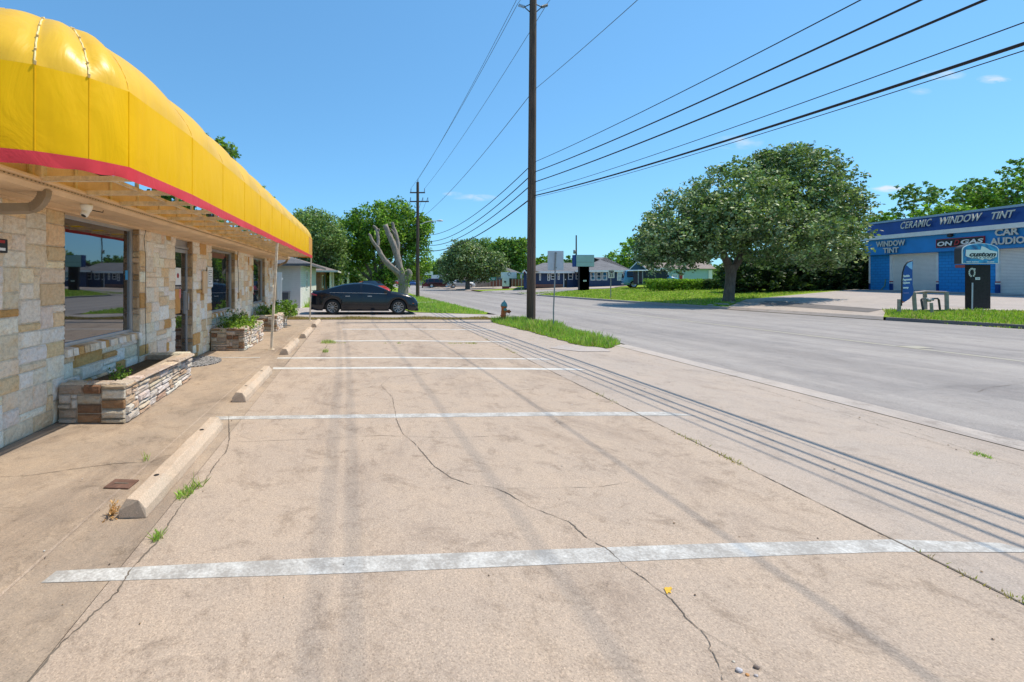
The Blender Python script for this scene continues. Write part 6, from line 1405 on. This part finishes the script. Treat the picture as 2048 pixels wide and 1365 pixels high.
vehicle('parked_suv','dark maroon sport utility vehicle parked beyond the road left of the oak trunk','car',P_U,B_U,1.9,(.8,3.6),.37,.25,carpaint('maroon_paint',(.05,.006,.012)),[(.3,1.2),(1.3,2.2),(2.3,3.2)],(2.85,3.5),(.02,.3),R(-12),place(880,576.8,P_U),boxy=.6)
vehicle('driving_car','small dark red car driving away far down the road','car',P_U,B_U,1.85,(.8,3.5),.34,.22,carpaint('dark_red_paint',(.12,.01,.02)),[(.3,1.2),(1.3,2.2),(2.3,3.2)],(2.85,3.5),(.02,.3),R(82),(G(853,576)[0],G(853,576)[1],0),boxy=.4,group='cars far down the road')
vehicle('driving_car','small blue car far down the road','car',P_S,B_S,1.8,(.8,3.6),.32,.2,carpaint('blue_paint',(.03,.08,.25)),[(1.3,2.1),(2.2,3.2)],(2.6,3.35),(.9,1.55),R(80),(G(826,571.5)[0],G(826,571.5)[1],0),group='cars far down the road')
vehicle('driving_car','tiny red car at the vanishing point of the road','car',P_S,B_S,1.8,(.8,3.6),.32,.2,carpaint('bright_red_paint',(.4,.02,.03)),[(1.3,2.1),(2.2,3.2)],(2.6,3.35),(.9,1.55),R(80),(G(792,570)[0],G(792,570)[1],0),group='cars far down the road')
vehicle('parked_car','small white car by the far store with the red fascia','car',P_S,B_S,1.8,(.8,3.6),.32,.2,carpaint('white_paint_car',(.6,.62,.64)),[(1.3,2.1),(2.2,3.2)],(2.6,3.35),(.9,1.55),R(10),place(871,572.8,P_S))
vg=GT(1290,577.5)
P_V=[(0,.8),(.05,1.6),(.2,2.0),(.6,2.08),(3.9,2.08),(4.7,1.3),(5.4,1.1),(5.5,.7)]; B_V=[(0,.75),(.1,1.2),(4.6,1.2),(5.4,1.0),(5.5,.6)]
vy=vg.y+1.5
vehicle('blue_van','light blue full-size van parked beside the dark trailer and hedge','van',P_V,B_V,2.0,(1.0,4.5),.38,.32,carpaint('light_blue_van',(.10,.30,.48)),[(.3,1.3),(1.4,2.4),(3.2,4.5)],(4.0,4.75),(.02,.25),R(-20),(ox(1304,vy+1),vy+1.5,H(ox(1290,vy),vy)),boxy=.7)
tr=thing('cargo_trailer','dark open-sided trailer with a white roof beside the hedge','trailer',(ox(1298,vy-1),vy-1.2,H(ox(1298,vy),vy))); 
mb=MB(); mb.box(-1.9,1.3,-.9,.9,.42,.5); mb.build('chassis',M['darksteel'],tr)
mb=MB(); mb.box(-1.35,1.3,-.88,.88,.5,1.86); mb.build('body',pm('trailer_dark',(.02,.03,.05),.35,.2,3),tr)
mb=MB(); mb.box(-1.95,1.4,-.95,.95,1.87,1.96); mb.build('roof',M['bright'],tr,bevel=.03)
for x in (-1.88,-1.40):
    mb=MB(); mb.box(x,x+.06,-.9,-.84,.5,1.86); mb.build('upright',M['alu'],tr)
mb=MB(); mb.lathe([(.001,-.1),(.3,-.1),(.3,.1),(.001,.1)],18,(.7,-.92,.3),'y'); mb.build('wheel',M['rubber'],tr)
mb=MB(); mb.tube([(.32,-.95,.42),(.42,-.95,.66),(.7,-.95,.74),(.98,-.95,.66),(1.08,-.95,.42)],.05,5); mb.build('mudguard',M['white'],tr)
# rocks under the oak
for i in range(14):
    import bmesh
    g=GT(1420+i*15+random.uniform(-5,5),604+random.uniform(-1,5)+ (6 if i<3 else 0)*.5)
    bm=bmesh.new(); bmesh.ops.create_icosphere(bm,subdivisions=2,radius=random.uniform(.10,.2))
    for v in bm.verts: v.co=Vector((v.co.x*1.4,v.co.y,v.co.z*.5))*random.uniform(.85,1.1)
    me=bpy.data.meshes.new('edging_rock'); bm.to_mesh(me); bm.free(); me.materials.append(M['woodgrey']); o=bpy.data.objects.new('edging_rock',me); COL.objects.link(o); o.location=g; tag(o,'low grey rock in the row edging the driveway under the live oak','rock','rocks edging the driveway under the live oak')
